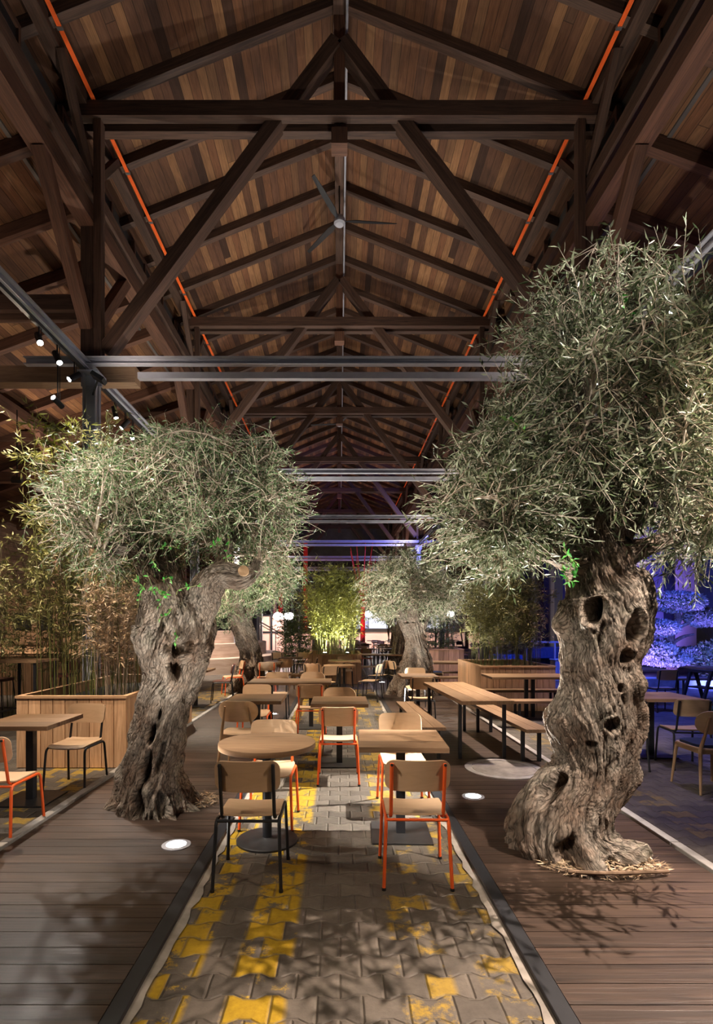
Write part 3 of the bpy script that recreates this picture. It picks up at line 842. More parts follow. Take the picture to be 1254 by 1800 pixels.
ordn = ['nearest', 'second', 'third', 'fourth', 'fifth', 'sixth', 'farthest']
for k, Yt in enumerate(BAYS):
    tr = thing('roof_truss', '%s dark timber king post truss %s' % (ordn[k], 'from the camera' if k < 6 else 'before the end wall'), 'roof truss', (0, Yt, E), 0, None)
    for dy in (-.15, .13):
        MB().box(-4.2, 4.2, dy, dy+.15, 8.08, 8.32).build('collar_beam', MAT['beam'], tr)
    MB().box(-.09, .09, 0, .13, 7.80, 9.95).build('king_post', MAT['post'], tr)
    MB().box(-.13, .13, -.06, .19, 7.72, 7.98).build('king_post_foot', MAT['post'], tr)
    for s in (-1, 1):
        MB().beam((s*.05, .065, 9.42), (s*3.78, .065, 4.42), .20, .25, (0, 1, 0)).build('strut', MAT['beam'], tr)
        MB().box(min(s*3.80, s*3.92), max(s*3.80, s*3.92), -.10, .05, 4.3, 8.08).build('post', MAT['beam'], tr)
        MB().box(min(s*3.94, s*4.16), max(s*3.94, s*4.16), -.02, .24, 4.3, 6.5).build('post', MAT['beam'], tr)
        # braces in the line of the posts, up to the long beam and the eave plate
        for d in (-1, 1):
            MB().beam((s*4.03, d*.08, 4.75), (s*4.03, d*1.45, 6.45), .17, .17, (1, 0, 0)).build('brace', MAT['post'], tr)
            MB().beam((s*3.99, d*.08, 7.2), (s*3.99, d*.95, 8.28), .11, .12, (1, 0, 0)).build('brace', MAT['beam'], tr)
        # aisle ties
        for dy in (-.14, .14):
            MB().box(min(s*4.1, s*12.4), max(s*4.1, s*12.4), dy-.05, dy+.05, 4.98, 5.22).build('aisle_tie', MAT['beam'], tr)
        MB().box(min(s*3.3, s*12.4), max(s*3.3, s*12.4), .02, .26, 3.93, 4.20).build('aisle_tie', MAT['stub'] if k == 0 else MAT['post'], tr)
        MB().box(min(s*7.62, s*7.82), max(s*7.62, s*7.82), 0, .2, -1.65, 4.98).build('aisle_post', MAT['post'], tr)
        for d in (-1, 1):
            MB().beam((s*7.72, .1+d*.05, 4.0), (s*7.72, .1+d*1.0, 4.98), .13, .15, (1, 0, 0)).build('brace', MAT['post'], tr)
# steel frame under each truss
for k, Yt in enumerate(BAYS):
    Yb = Yt-.28
    cb = thing('steel_cross_beam', '%s grey steel beam pair spanning the hall below the timber trusses' % ordn[k], 'steel beam', (0, Yb, E))
    m = MB().box(-4.9, 4.9, -.05, .05, 4.165, 4.18).box(-4.9, 4.9, -.05, .05, 4.06, 4.075).box(-4.9, 4.9, .03, .05, 4.07, 4.17)
    m.build('channel', MAT['steel'], cb)
    MB().box(-3.2, 3.2, .14, .24, 3.92, 4.02).build('box_beam', MAT['steel'], cb)
    for s, nm in ((-1, 'left'), (1, 'right')):
        p = thing('steel_column', '%s grey steel column in the %s row under the roof posts' % (ordn[k], nm), 'column', (s*3.87, Yb+.02, 0))
        MB().box(-.10, .10, -.012, .012, 0, 5.55).box(-.10, -.085, -.10, .10, 0, 5.55).box(.085, .10, -.10, .10, 0, 5.55).build('shaft', MAT['steel'], p)
        MB().box(-.16, .16, -.16, .16, 5.55, 5.58).box(-.16, .16, -.02, .02, 5.38, 5.55).build('head_plate', MAT['steel'], p)
        MB().box(-.15, .15, -.15, .15, 0, .02).build('foot_plate', MAT['steel'], p)
for s, nm in ((-1, 'left'), (1, 'right')):
    r = thing('track_rail', 'long grey steel rail with a black lighting track over the %s row of columns' % nm, 'rail', (s*3.95, 0, E))
    MB().box(-.07, .07, .5, 44, 4.10, 4.12).box(-.07, .07, .5, 44, 3.98, 4.0).box(-.012, .012, .5, 44, 4.0, 4.10).build('steel_rail', MAT['steel'], r)
    MB().box(-.025, .025, .5, 44, 3.93, 3.98).build('lighting_track', MAT['dark'], r)
# conduit along the ridge
o = MB().tube([(.12, 3, 9.6+E), (.12, 44, 9.6+E)], .022, 8).build('ridge_conduit', MAT['steel'], None, 'auto'); tag(o, 'thin grey conduit running under the roof ridge', 'pipe')

# ------------------------------------------------------------------ walls
def panelled_wall(name, mat, x0, x1, y0, y1, z0, z1): return struct(MB().box(x0, x1, y0, y1, z0, z1).build(name, mat))
wl = MB(); b = [( -12.4, 2, 0), (-12.4, YEND, 0), (-12.4, YEND, 5.6), (-12.4, 2, 5.6)]
wl.v = b; wl.face([3, 2, 1, 0], [(2, 5.6), (YEND, 5.6), (YEND, 0), (2, 0)][::1]); struct(wl.build('wall_left', MAT['cladding']))
panelled_wall('wall_right', MAT['wall'], 12.4, 12.5, 2, YEND, 0, 5.7)
panelled_wall('wall_back', MAT['wall_dark'], -12.5, 12.5, YEND, YEND+.1, 0, 12)
yy = 14.0; i = 0
while yy < 44:
    p = MB().box(12.0, 12.4, yy, yy+1.15, 0, 5.6); struct(p.build('trim_%d' % (10+i), MAT['pilaster'])); yy += 3.0; i += 1
def big_window(n, y0, y1, z0, z1):
    fr = MB(); x = 12.33
    for q in np.linspace(y0, y1, 7): fr.box(x-.03, x+.03, q-.02, q+.02, z0, z1)
    for q in np.linspace(z0, z1, 7): fr.box(x-.03, x+.03, y0, y1, q-.02, q+.02)
    f = struct(fr.build('window_%d' % n, MAT['black'])); MB().box(x+.01, x+.02, y0, y1, z0, z1).build('pane', MAT['frost'], f)
t = NT('frosted_pane'); MAT['frost'] = t.done((.30, .42, .38), .25)
big_window(50, 15.3, 16.9, .9, 5.2); big_window(51, 27.3, 28.9, .9, 5.2)

# ------------------------------------------------------------------ ceiling fans
def make_fan():
    f = thing('ceiling_fan')
    MB().tube([(0, 0, 0), (0, 0, .95)], .018, 8).build('down_rod', MAT['dark'], f, 'auto')
    MB().lathe([(.05, .82), (.09, .86), (.06, .96)], 20).build('canopy', MAT['dark'], f, 'auto')
    MB().lathe([(.03, .10), (.10, .06), (.125, 0), (.125, -.08), (.09, -.12)], 28).build('motor_hub', MAT['steel'], f, 'auto')
    for k in range(3):
        a = 2*PI*k/3; ca, sa = math.cos(a), math.sin(a)
        bl = MB(); P = []
        for r, w, dz in ((.10, .05, 0), (.35, .12, .01), (.9, .10, .02), (1.3, .06, .03)):
            P.append((r, w, dz))
        for (r0, w0, d0), (r1, w1, d1) in zip(P, P[1:]):
            b0 = len(bl.v)
            for r_, w_, d_ in ((r0, w0, d0), (r1, w1, d1)):
                for sy, dz in ((-1, -.015), (1, .015)):
                    for th in (0, .012):
                        x, y = r_, sy*w_/2; bl.v.append((x*ca-y*sa, x*sa+y*ca, d_+dz+th-.03))
            i_ = b0
            for q in ((0, 2, 6, 4), (1, 5, 7, 3), (0, 4, 5, 1), (2, 3, 7, 6), (4, 6, 7, 5), (0, 1, 3, 2)):
                bl.face([i_+j for j in q], [(0, 0), (.1, 0), (.1, .5), (0, .5)])
        bl.build('blade', MAT['dark'], f)
    return f
place('fan', make_fan, 0, 12.1, .1, 'ceiling fan hanging on a rod under the roof ridge, nearest to the camera', 'fan', None, 9.05+E+.04)
place('fan', make_fan, 0, 24.3, .9, 'ceiling fan hanging under the roof ridge far down the hall', 'fan', None, 9.05+E+.04)

# ================================================================== LAMPS
def head(x, y, z, tgt, label, power, color=WHITE, angle=38, lens='lens', group=None, rail=5.58, body=True, size=.03):
    o = thing('track_spotlight', label, 'spotlight', (x, y, z), 0, group)
    v = (Vector(tgt)-Vector((x, y, z))).normalized(); a = -v*.10; b = v*.10
    MB().tube([a, b], .042, 16).build('lamp_body', MAT['dark'], o, 'auto')
    MB().tube([b*.99, b*1.03], .036, 16).build('lens', MAT[lens], o)
    MB().tube([(0, 0, 0), (0, .0, rail-z)], .010, 6).tube([(0, .06, .05), (0, .06, rail-z)], .006, 6).build('bracket', MAT['dark'], o)
    if power: spot('lamp_light', tuple(b*1.25), tuple(b*1.25+v), power*1.25, color, angle, .5, size, o)
    return o
LX = -3.95
head(LX, 7.1, 5.42, (-2.2, 5.2, 2.2), 'lit track spotlight on the left rail, highest and nearest of those glowing', 260)
head(LX, 7.56, 5.40, (-1.6, 6.2, 1.2), 'lit track spotlight on the left rail, second glowing lamp down from the top', 260)
head(LX, 8.05, 5.36, (-5.4, 6.6, 3.6), 'black track spotlight tilted down left just before the steel column', 120, WARM)
head(LX-.30, 8.15, 5.02, (-4.6, 6.5, 5.6), 'small lamp on a side arm beside the steel column head', 60, WARM, 60)
head(LX, 9.5, 5.40, (-3.0, 9.5, 1), 'black track spotlight pointing straight down behind the left steel column', 160)
head(LX, 9.95, 5.36, (-6.5, 9.0, 2.0), 'black track spotlight tilted left just above the left olive crown', 520, WARM)
head(LX, 10.3, 5.30, (-3.3, 8.5, 1.0), 'lit track spotlight low above the left olive crown', 200)
head(LX, 5.6, 5.42, (-2.75, 5.2, .5), 'added track spotlight on the left rail over the left front table', 330, WARM, 46)  # lamp added for top light on the left front table
head(LX, 4.5, 5.42, (-3.2, 7.4, 1.6), 'added track spotlight on the left rail aimed at the bamboo planter', 420, WARM, 50)  # lamp added to brighten the bamboo
head(LX, 3.6, 5.42, (.05, 5.1, 0), 'track spotlight on the near part of the left rail aimed at the path', 520, WHITE, 24, size=.012)
head(LX, 13.0, 5.40, (-2.6, 11.5, 1), 'track spotlight on the left rail over the brown chairs', 520, WARM, 60)
head(LX, 16.0, 5.40, (-4.5, 18.5, .6), 'track spotlight on the left rail aimed at the stone steps', 900, (1, .86, .76), 60)
head(LX, 20.0, 5.40, (-3.0, 20.5, .6), 'far track spotlight on the left rail beyond the stone steps', 420, (1, .82, .76), 70)
RX = 3.95
head(RX, 3.5, 5.42, (1.35, 2.5, 0), 'track spotlight on the right rail above the near right olive crown', 1500, (1, .80, .66), 34, size=.012)
head(RX, 4.6, 5.42, (2.05, 3.9, 2.0), 'track spotlight on the right rail close over the right olive trunk', 170, WARM, 40)
head(RX, 6.4, 5.42, (.05, 5.15, 0), 'track spotlight on the right rail aimed at the path between the front tables', 2400, WHITE, 17, size=.012)
head(RX, 7.2, 5.42, (1.8, 7.4, .5), 'added track spotlight on the right rail over the long table', 300, WARM, 44)  # lamp added for top light on the long table
head(RX, 9.6, 5.42, (2.8, 9.0, .5), 'track spotlight on the right rail over the far bench and planter', 280, WARM, 60)
head(RX, 9.0, 5.42, (1.2, 8.8, 0), 'track spotlight on the right rail beside the tall timber post', 230, WHITE, 50)
head(RX, 13.2, 5.40, (1.2, 11.8, 0), 'track spotlight glowing white through the right olive crown', 420, WHITE, 60)
head(RX, 14.6, 5.40, (3.6, 14.4, 0), 'blue glowing track lamp beside the white one on the right rail', 260, (.35, .3, 1), 70, 'blue_led')
head(RX, 6.9, 5.35, (4.4, 6.6, 0), 'black track lamp with a blue glow on the right rail above the olive crown', 90, (.6, .5, 1), 70, 'blue_led')
head(RX, 5.2, 5.35, (4.4, 4.6, 0), 'black track lamp with a blue glow on the near end of the right rail', 60, (.6, .5, 1), 70, 'blue_led')
head(RX, 23.5, 5.40, (.5, 29.5, 5.4), 'added far blue track lamp on the right rail washing the steel beams', 330, (.22, .22, 1), 100, 'blue_led')  # lamp added to tint the far beams blue
head(LX, 1.2, 5.42, (1.7, 4.0, 1.2), 'added track spotlight on the left rail aimed across at the right olive trunk', 260, (1, .88, .74), 28)  # added out of view to light the right trunk from the front
head(LX, 2.0, 5.42, (1.9, 3.9, 3.2), 'added track spotlight on the near end of the left rail aimed at the right olive crown', 300, WHITE, 42)  # unseen head added to light the right crown
head(RX, 1.4, 5.42, (1.9, 3.9, 1.3), 'track spotlight on the near end of the right rail aimed at the right olive trunk', 950, (1, .86, .74), 24)
head(RX, 2.2, 5.42, (-1.5, 4.8, 2.6), 'added track spotlight on the near end of the right rail aimed at the left olive crown', 330, WHITE, 36)  # unseen head added to light the left crown from across
head(LX, 2.8, 5.42, (-1.6, 4.7, 1.9), 'added track spotlight on the near part of the left rail aimed at the left olive', 300, WHITE, 36)  # unseen head added to brighten the upper left trunk
head(RX, .8, 5.42, (.3, 3.6, .4), 'nearest added track spotlight on the right rail aimed at the front chairs', 165, WARM, 50)  # added out of view as front fill on the chairs
head(LX, .7, 5.42, (-.2, 4.2, .4), 'nearest added track spotlight on the left rail aimed at the front tables', 150, WARM, 50)  # added out of view as front fill on the tables
head(RX, 8.2, 5.42, (.3, 8.6, .4), 'added track spotlight on the right rail over the paired tables', 300, WARM, 60)  # lamp added for top light on the paired tables
head(LX, 11.0, 5.42, (.1, 13.2, .4), 'added track spotlight on the left rail aimed towards the middle planter', 800, WARM, 60)  # extra head brightening the dark front of the middle planter
# floor lamps set in the decks
def uplight(x, y, label, power, tgt, angle=75, color=(1, .95, .86)):
    o = thing('floor_uplight', label, 'floor light', (x, y, .03))
    MB().lathe([(.105, 0), (.105, .006), (.072, .010), (.070, .004)], 36).build('rim', MAT['steel'], o, 'auto')
    MB().lathe([(.069, .001), (.069, .007)], 36).build('lens', MAT['lens'], o, 'auto')
    if power: spot('lamp_light', (0, 0, .03), (tgt[0]-x, tgt[1]-y, tgt[2]), power, color, angle, .8, .05, o)
uplight(-1.205, 3.99, 'glowing round floor light in the left deck in front of the left olive trunk', 120, (-1.25, 4.25, 3), 80)
uplight(1.268, 5.12, 'glowing round floor light in the right deck beside the front orange chair', 620, (1.3, 4.2, 3), 105)
uplight(-1.225, 9.9, 'glowing round floor light seen under the second square table on the left', 620, (-1.8, 12, 4), 100)
uplight(1.22, 15.5, 'glowing round floor light at the foot of the far right olive', 300, (1.5, 13.4, 3.2), 100)
uplight(1.25, 10.4, 'round floor light in the right deck before the second right olive', 560, (1.7, 12, 3), 100)
uplight(-1.22, 15.3, 'round floor light in the left deck behind the second left olive', 260, (-2, 13.8, 3), 100)
# fill floods added on the column heads to light the roof from below
for k, Yt in enumerate(BAYS[:6]):
    for s, nm in ((-1, 'left'), (1, 'right')):
        o = thing('roof_fill_flood', '%s added small grey floodlight on the %s column heads pointing up at the roof' % (ordn[k], nm), 'floodlight', (s*3.50, Yt-.85, 5.25))
        v = Vector((-s*.55, .15, .9)).normalized()
        MB().beam(Vector(v)*-.03, Vector(v)*.03, .20, .14, (0, 1, 0)).build('lamp_housing', MAT['dark'], o)
        MB().beam(Vector(v)*.031, Vector(v)*.034, .17, .11, (0, 1, 0)).build('lens', MAT['lens_dim'], o)
        MB().beam((0, 0, 0), (s*.34, .56, 0), .024, .024).build('bracket', MAT['dark'], o)
        pw = [24, 36, 58, 95, 60, 40][k]*(1.0 if s < 0 else 1.1)
        spot('lamp_light', tuple(v*.06), tuple(v), pw, (1, .82, .68) if k < 2 else (1, .88, .78), 150, 1, .08, o)
# floods added to brighten the aisle roofs (warm on the left, violet on the right)
for k, Yt in enumerate(BAYS[:4]):
    for s, nm in ((-1, 'left'), (1, 'right')):
        o = thing('aisle_fill_flood', '%s added floodlight on the middle posts of the %s aisle' % (ordn[k], nm), 'floodlight', (s*7.4, Yt-1.3, 5.0))
        v = Vector((s*-.15, .2, 1)).normalized()
        MB().beam(Vector(v)*-.03, Vector(v)*.03, .20, .14, (0, 1, 0)).build('lamp_housing', MAT['dark'], o)
        MB().beam(Vector(v)*.031, Vector(v)*.034, .17, .11, (0, 1, 0)).build('lens', MAT['lens_dim' if s < 0 else 'blue_led'], o)
        MB().beam((0, 0, 0), (s*.25, 1.1, 0), .03, .03).build('bracket', MAT['dark'], o)
        spot('lamp_light', tuple(v*.06), tuple(v), 80 if s < 0 else 9, (1, .74, .56) if s < 0 else (.75, .35, .8), 160, 1, .08, o)
o = thing('aisle_fill_flood', 'added warm floodlight hung in the left aisle over the counter behind the bamboo', 'floodlight', (-7.4, 12.4, 5.0)); v = Vector((-.1, .75, -.8)).normalized()  # lamp added to brighten the dark area behind the left planter
MB().beam(v*-.04, v*.04, .22, .16).build('lamp_housing', MAT['dark'], o); MB().beam(v*.041, v*.044, .18, .12).build('lens', MAT['lens_dim'], o); MB().box(-.01, .01, -.01, .01, 0, 1.6).build('bracket', MAT['dark'], o)
spot('lamp_light', tuple(v*.07), tuple(v), 800, WARM, 130, 1, .1, o)
# blue garden floods
for i, (x, y, z, tx, ty, tz, p, c, lb) in enumerate([
    (8.0, 15.0, .15, 12.3, 17.5, 3.2, 1500, VIOLET, 'low violet floodlight before the topiary pointing at the right wall'),
    (8.2, 20.5, .15, 12.3, 22.5, 3.0, 1500, VIOLET, 'low violet floodlight beyond the topiary pointing at the right wall'),
    (9.6, 13.0, .15, 11.2, 19.0, 1.5, 380, (.12, .16, 1), 'low blue floodlight shining through the topiary'),
    (6.2, 13.4, 4.6, 9.0, 16.0, 0, 1100, BLUE, 'blue floodlight hung in the right aisle over the blue tables'),
    (5.6, 9.5, 4.6, 7.0, 9.4, 0, 420, BLUE, 'blue floodlight hung in the right aisle beside the near chairs')]):
    o = thing('blue_floodlight', lb, 'floodlight', (x, y, z)); v = (Vector((tx, ty, tz))-Vector((x, y, z))).normalized()
    MB().beam(v*-.04, v*.04, .22, .16).build('lamp_housing', MAT['dark'], o); MB().beam(v*.041, v*.044, .18, .12).build('lens', MAT['blue_led'], o)
    if z > 1: MB().box(-.01, .01, -.01, .01, 0, 5.9-z+.3).build('bracket', MAT['dark'], o)
    else: MB().box(-.05, .05, -.05, .05, -.15, 0).build('bracket', MAT['dark'], o)
    spot('lamp_light', tuple(v*.07), tuple(v), p, c, 110, 1, .1, o)

# ================================================================== OLIVE TREES
def local(rows, base): return [(x-base[0], y-base[1], z, r) for x, y, z, r in rows]
def prof(rows, Y, z_extra=()):
    out = []
    for y, l, r in rows:
        out.append(((l+r)/2*Y/950-597*Y/950, Y, E-(y-1100)*Y/950, (r-l)/2*Y/950))
    return out
# ---- near right olive
YR = 3.98; base = (1.66, YR, 0)
rows = [(1500, 900, 1098), (1470, 896, 1086), (1440, 912, 1072), (1405, 940, 1078), (1375, 966, 1092), (1345, 978, 1104), (1310, 984, 1110), (1275, 986, 1114), (1240, 988, 1116), (1200, 992, 1116), (1160, 992, 1117), (1120, 993, 1127), (1080, 994, 1130), (1045, 998, 1127), (1015, 1000, 1106), (985, 1004, 1094), (950, 1006, 1090), (915, 1008, 1092)]
tree = thing('olive_tree', 'big old olive tree with a thick gnarled pale trunk in the near right deck', 'tree', base)
pr = local(prof(rows, YR), base); pr[0] = (pr[0][0], pr[0][1], -.02, pr[0][3])
gnarled('trunk', pr, MAT['bark'], tree, 288, 460, 2, .09, .030, .0085, .9,
        holes=[(-128, 1.76, .20, .095, .22), (-77, 1.64, .15, .10, .17), (-80, 1.44, .15, .05, .07), (-94, .97, .17, .05, .08), (-120, .81, .13, .035, .05), (-143, .37, .16, .11, .16), (-108, .12, .20, .09, .10), (-86, 1.22, .10, .03, .04)], roots=4, root_h=.16, burl=.05, bumps=[(175, .90, .75, .16, .10), (10, .62, .55, .10, .07), (-150, .35, .6, .16, .08), (-80, 2.15, .5, .12, .05), (-20, 1.95, .4, .18, .03)])
limbs = [
    [(.20, 0, 2.02, .13), (-.02, -.08, 2.14, .085), (-.26, -.14, 2.20, .055), (-.52, -.20, 2.30, .035), (-.82, -.22, 2.44, .018)],
    [(.28, .0, 2.40, .17), (.22, -.06, 2.62, .11), (.12, -.16, 2.85, .07), (.02, -.25, 3.15, .045), (-.02, -.2, 3.6, .022)],
    [(.34, .0, 2.35, .16), (.46, -.05, 2.55, .095), (.50, -.12, 2.85, .045), (.66, -.22, 3.15, .035), (.84, -.3, 3.5, .018)],
    [(.30, .05, 2.35, .17), (.34, .25, 2.62, .10), (.30, .45, 2.95, .06), (.28, .5, 3.5, .03)],
    [(.38, .0, 2.15, .12), (.56, .02, 2.22, .07), (.85, .05, 2.30, .045), (1.15, .0, 2.42, .025)],
    [(.25, -.05, 2.3, .13), (-.05, .15, 2.55, .07), (-.4, .3, 2.75, .045), (-.7, .35, 3.0, .025)]]
for q, l in enumerate(limbs): gnarled('limb', l, MAT['bark'], tree, 72, 120, 5+q, .10, .02, .006, 1.2, burl=.02)
bl = []
for (px, py, rx, ry, ryy, wt) in [(1070, 740, 205, 185, 1.05, 1), (1060, 570, 160, 105, .8, .7), (905, 880, 120, 125, .75, 1.2), (870, 800, 80, 90, .5, 1), (1190, 850, 130, 150, .9, 1), (845, 960, 90, 55, .45, 1.3), (930, 980, 80, 40, .4, 1.2), (1215, 670, 90, 150, .8, 1), (1010, 870, 120, 90, .7, 1), (940, 640, 80, 110, .5, .8), (1190, 970, 90, 60, .5, .8), (1080, 470, 110, 60, .5, .22), (1180, 560, 110, 60, .6, .5), (800, 910, 60, 50, .4, .9), (1000, 560, 100, 70, .6, .35), (860, 880, 110, 110, .5, .9)]:
    x, y, z = W(px, py, YR); k = YR/950; bl.append((x-base[0], 0.05, z, rx*k, ryy, ry*k, wt))
crown(tree, bl, [(-.5, -.2, 2.3), (.05, -.2, 3.0), (.6, -.2, 3.0), (.3, .4, 2.9), (.9, .05, 2.3), (-.45, .3, 2.75), (.3, 0, 2.5)], 21, 130, 2900, 17, .074, .0135, MAT['olive'], MAT['twig'], .3, .42, .5, .018)
sp = [(*[a-b for a, b in zip(W(990, 955+12*i, YR-.45), (base[0], base[1], 0))], .1, -.4, -.5, .16) for i in range(5)]+[(*[a-b for a, b in zip(W(1090, 520, YR-.3), (base[0], base[1], 0))], .3, 0, -.4, .22), (*[a-b for a, b in zip(W(1070, 535, YR-.3), (base[0], base[1], 0))], -.3, 0, .3, .2), (*[a-b for a, b in zip(W(925, 760, YR-.4), (base[0], base[1], 0))], -.3, 0, .3, .2)]
sprigs(tree, sp, MAT['sprout'], 4, .045)
o = MB().lathe([(.30, 0), (.30, .03), (.24, .05), (.1, .07)], 40).build('litter_bed', MAT['mulch'], None, 'auto', loc=(1.72, 3.62, .02)); 
rs = np.random.RandomState(5); n = 900; a = rs.rand(n)*2*PI; r = np.sqrt(rs.rand(n))
pos = np.stack([1.78+r*np.cos(a)*.40, 3.62+r*np.sin(a)*.17, .035+rs.rand(n)*.05*(1-r*.5)], -1); dd = rs.normal(size=(n, 3)); dd[:, 2] *= .2
bpy.data.objects.remove(o)
o = leaves_mesh('leaf_litter', pos, dd, .05+.03*rs.rand(n), .008+.004*rs.rand(n), MAT['dry'], None, rs); o['kind'] = 'stuff'
tag(o, 'dry fallen leaves piled at the foot of the near right olive', 'leaf litter')
o = MB().tube(smooth_path([(1.48, 3.50, .06), (1.7, 3.44, .075), (1.95, 3.46, .072), (2.13, 3.50, .06)], 16).tolist(), .013, 8).build('irrigation_hose', MAT['brown_stem'], None, 'auto'); tag(o, 'brown irrigation hose curved across the leaf litter', 'hose')

# ---- near left olive
YL = 4.82; base = (-1.68, YL, 0)
rows = [(1428, 198, 338), (1405, 206, 326), (1380, 213, 316), (1350, 220, 315), (1320, 229, 319), (1290, 236, 325), (1260, 243, 328), (1225, 250, 331), (1190, 258, 342), (1160, 248, 352), (1130, 242, 362), (1100, 246, 366), (1075, 250, 350), (1052, 252, 335), (1030, 255, 318)]
tree = thing('olive_tree', 'old olive tree with a twisted hollow trunk in the near left deck', 'tree', base)
pr = local(prof(rows, YL), base); pr[0] = (pr[0][0], pr[0][1], -.02, pr[0][3])
gnarled('trunk', pr, MAT['bark'], tree, 272, 420, 7, .10, .032, .008, -1.0,
        holes=[(-61, 1.55, .30, .16, .15), (-63, 1.36, .27, .17, .16), (-91, .72, .15, .09, .11), (-82, .90, .10, .05, .07), (-85, .42, .17, .17, .13), (-62, .55, .12, .14, .08), (-91, .16, .15, .14, .13), (-55, .09, .15, .15, .13)], roots=5, root_h=.14, burl=.05, bumps=[(170, 1.55, .6, .12, .05), (-95, 1.72, .5, .10, .05), (0, 1.35, .5, .25, .05)])
def Ll(px, py, dy=0, r=.1):
    x, y, z = W(px, py, YL+dy); return (x-base[0], dy, z, r)
limbs = [
    [Ll(338, 1100, 0, .15), Ll(352, 1062, -.05, .145), Ll(366, 1030, -.12, .13), Ll(392, 1010, -.18, .105), Ll(424, 1016, -.22, .09), Ll(446, 1004, -.2, .055), Ll(455, 985, -.2, .03)],
    [Ll(270, 1060, 0, .13), Ll(262, 1020, 0, .085), Ll(250, 985, .02, .07), Ll(238, 950, .05, .055), Ll(205, 905, .1, .025)],
    [Ll(300, 1060, .05, .15), Ll(298, 1010, .1, .10), Ll(290, 960, .15, .08), Ll(300, 900, .2, .05), Ll(330, 840, .25, .02)],
    [Ll(250, 985, .0, .06), Ll(225, 968, -.05, .05), Ll(195, 965, -.10, .045), Ll(168, 972, -.15, .05)],
    [Ll(385, 1012, -.15, .07), Ll(392, 975, -.1, .04), Ll(420, 930, 0, .03), Ll(450, 880, .1, .015)]]
for q, l in enumerate(limbs): gnarled('limb', l, MAT['bark'], tree, 88, 140, 15+q, .10, .022, .006, 1.2, burl=.02)
x, y, z, r = Ll(428, 1003, -.32, .04)
MB().tube([(x-.01, y+.12, z-.02), (x, y, z)], .045, 18).build('sawn_stub', MAT['cut'], tree, 'auto')
x, y, z, r = Ll(165, 973, -.16, .04); MB().tube([(x+.05, y+.02, z), (x-.02, y-.03, z)], .045, 14).build('sawn_stub', MAT['cut'], tree, 'auto')
bl = []
for (px, py, rx, ry, ryy, wt) in [(310, 850, 170, 90, .8, 1), (180, 880, 100, 90, .6, .9), (450, 870, 85, 95, .6, 1), (300, 790, 80, 40, .5, .8), (410, 785, 60, 40, .4, .8), (480, 950, 55, 55, .4, 1), (200, 970, 90, 55, .5, .7), (120, 850, 55, 60, .4, .6), (330, 940, 110, 50, .6, .8), (370, 920, 90, 60, .6, .9), (500, 880, 60, 60, .4, .7), (100, 930, 60, 60, .4, .5), (230, 1000, 60, 50, .3, .3), (400, 765, 120, 30, .4, .4), (480, 990, 50, 40, .4, .6)]:
    x, y, z = W(px, py, YL); k = YL/950; bl.append((x-base[0], 0.05, z, rx*k, ryy, ry*k, wt))
crown(tree, bl, [Ll(205, 905, .1)[:3], Ll(330, 850, .2)[:3], Ll(450, 890, .1)[:3], Ll(455, 985, -.2)[:3], Ll(175, 965, -.15)[:3], Ll(290, 950, .1)[:3], Ll(395, 965)[:3]], 33, 150, 2500, 12, .052, .011, MAT['olive2'], MAT['twig'], .2, .40, .5, .016)
sp = []
for (px, py) in [(262, 1035), (275, 1030), (285, 1020), (300, 1030), (310, 1045), (255, 1025), (270, 985), (282, 965), (302, 1070), (310, 1105), (240, 1010), (400, 940), (372, 960)]:
    x, y, z, r = Ll(px, py, -.32 if py < 1060 else -.28); sp.append((x, y, z, random.uniform(-.5, .5), -.3, random.uniform(-1, .2), .17))
sprigs(tree, sp, MAT['sprout'], 8, .042)

rs = np.random.RandomState(15); n = 260; a = rs.rand(n)*2*PI; r = np.sqrt(rs.rand(n))
pos = np.stack([-1.28+r*np.cos(a)*.17, 4.98+r*np.sin(a)*.22, .034+rs.rand(n)*.02], -1); dd = rs.normal(size=(n, 3)); dd[:, 2] *= .2
o = leaves_mesh('leaf_litter', pos, dd, .045+.03*rs.rand(n), .01+.004*rs.rand(n), MAT['dry'], None, rs); o['kind'] = 'stuff'; tag(o, 'dry fallen leaves in the deck cut-out right of the near left olive', 'leaf litter')
# ---- farther olives
def far_olive(label, x, y, rows, blobs, seed, n_shoot, leaf, mat, split=None, nl=14):
    base = (x, y, 0); tree = thing('olive_tree', label, 'tree', base); pr = local(prof(rows, y), base); pr[0] = (pr[0][0], pr[0][1], -.02, pr[0][3])
    gnarled('trunk', pr, MAT['bark'], tree, 120, 160, seed, .14, .04, .01, 1.0, holes=[(-100, .9, .3, .25, .10), (-70, .4, .25, .2, .10)], roots=5, root_h=.25, burl=.04)
    top = pr[-1]; bl = [];
    for (px, py, rx, ry, ryy, wt) in blobs:
        a, b, c = W(px, py, y); k = y/950; bl.append((a-x, 0, c, rx*k, ryy, ry*k, wt))
    for q, (dx, dy, dz) in enumerate([(-.7, 0, .7), (.7, .1, .7), (0, .4, .9), (-.1, -.4, .8)]):
        gnarled('limb', [(top[0], top[1], top[2]-.25, top[3]*.8), (top[0]+dx*.4, top[1]+dy*.4, top[2]+dz*.3, top[3]*.5), (top[0]+dx, top[1]+dy, top[2]+dz, .03)], MAT['bark'], tree, 40, 60, seed+q, .1, .02, .006, 1)
    rt = [(top[0]+d[0], top[1]+d[1], top[2]+d[2]) for d in [(-.7, 0, .7), (.7, .1, .7), (0, .4, .9), (-.1, -.4, .8), (0, 0, .2)]]
    crown(tree, bl, rt, seed, 80, n_shoot, nl, leaf, leaf*.22, mat, MAT['twig'], .2, .6, .4, .03)
    return tree
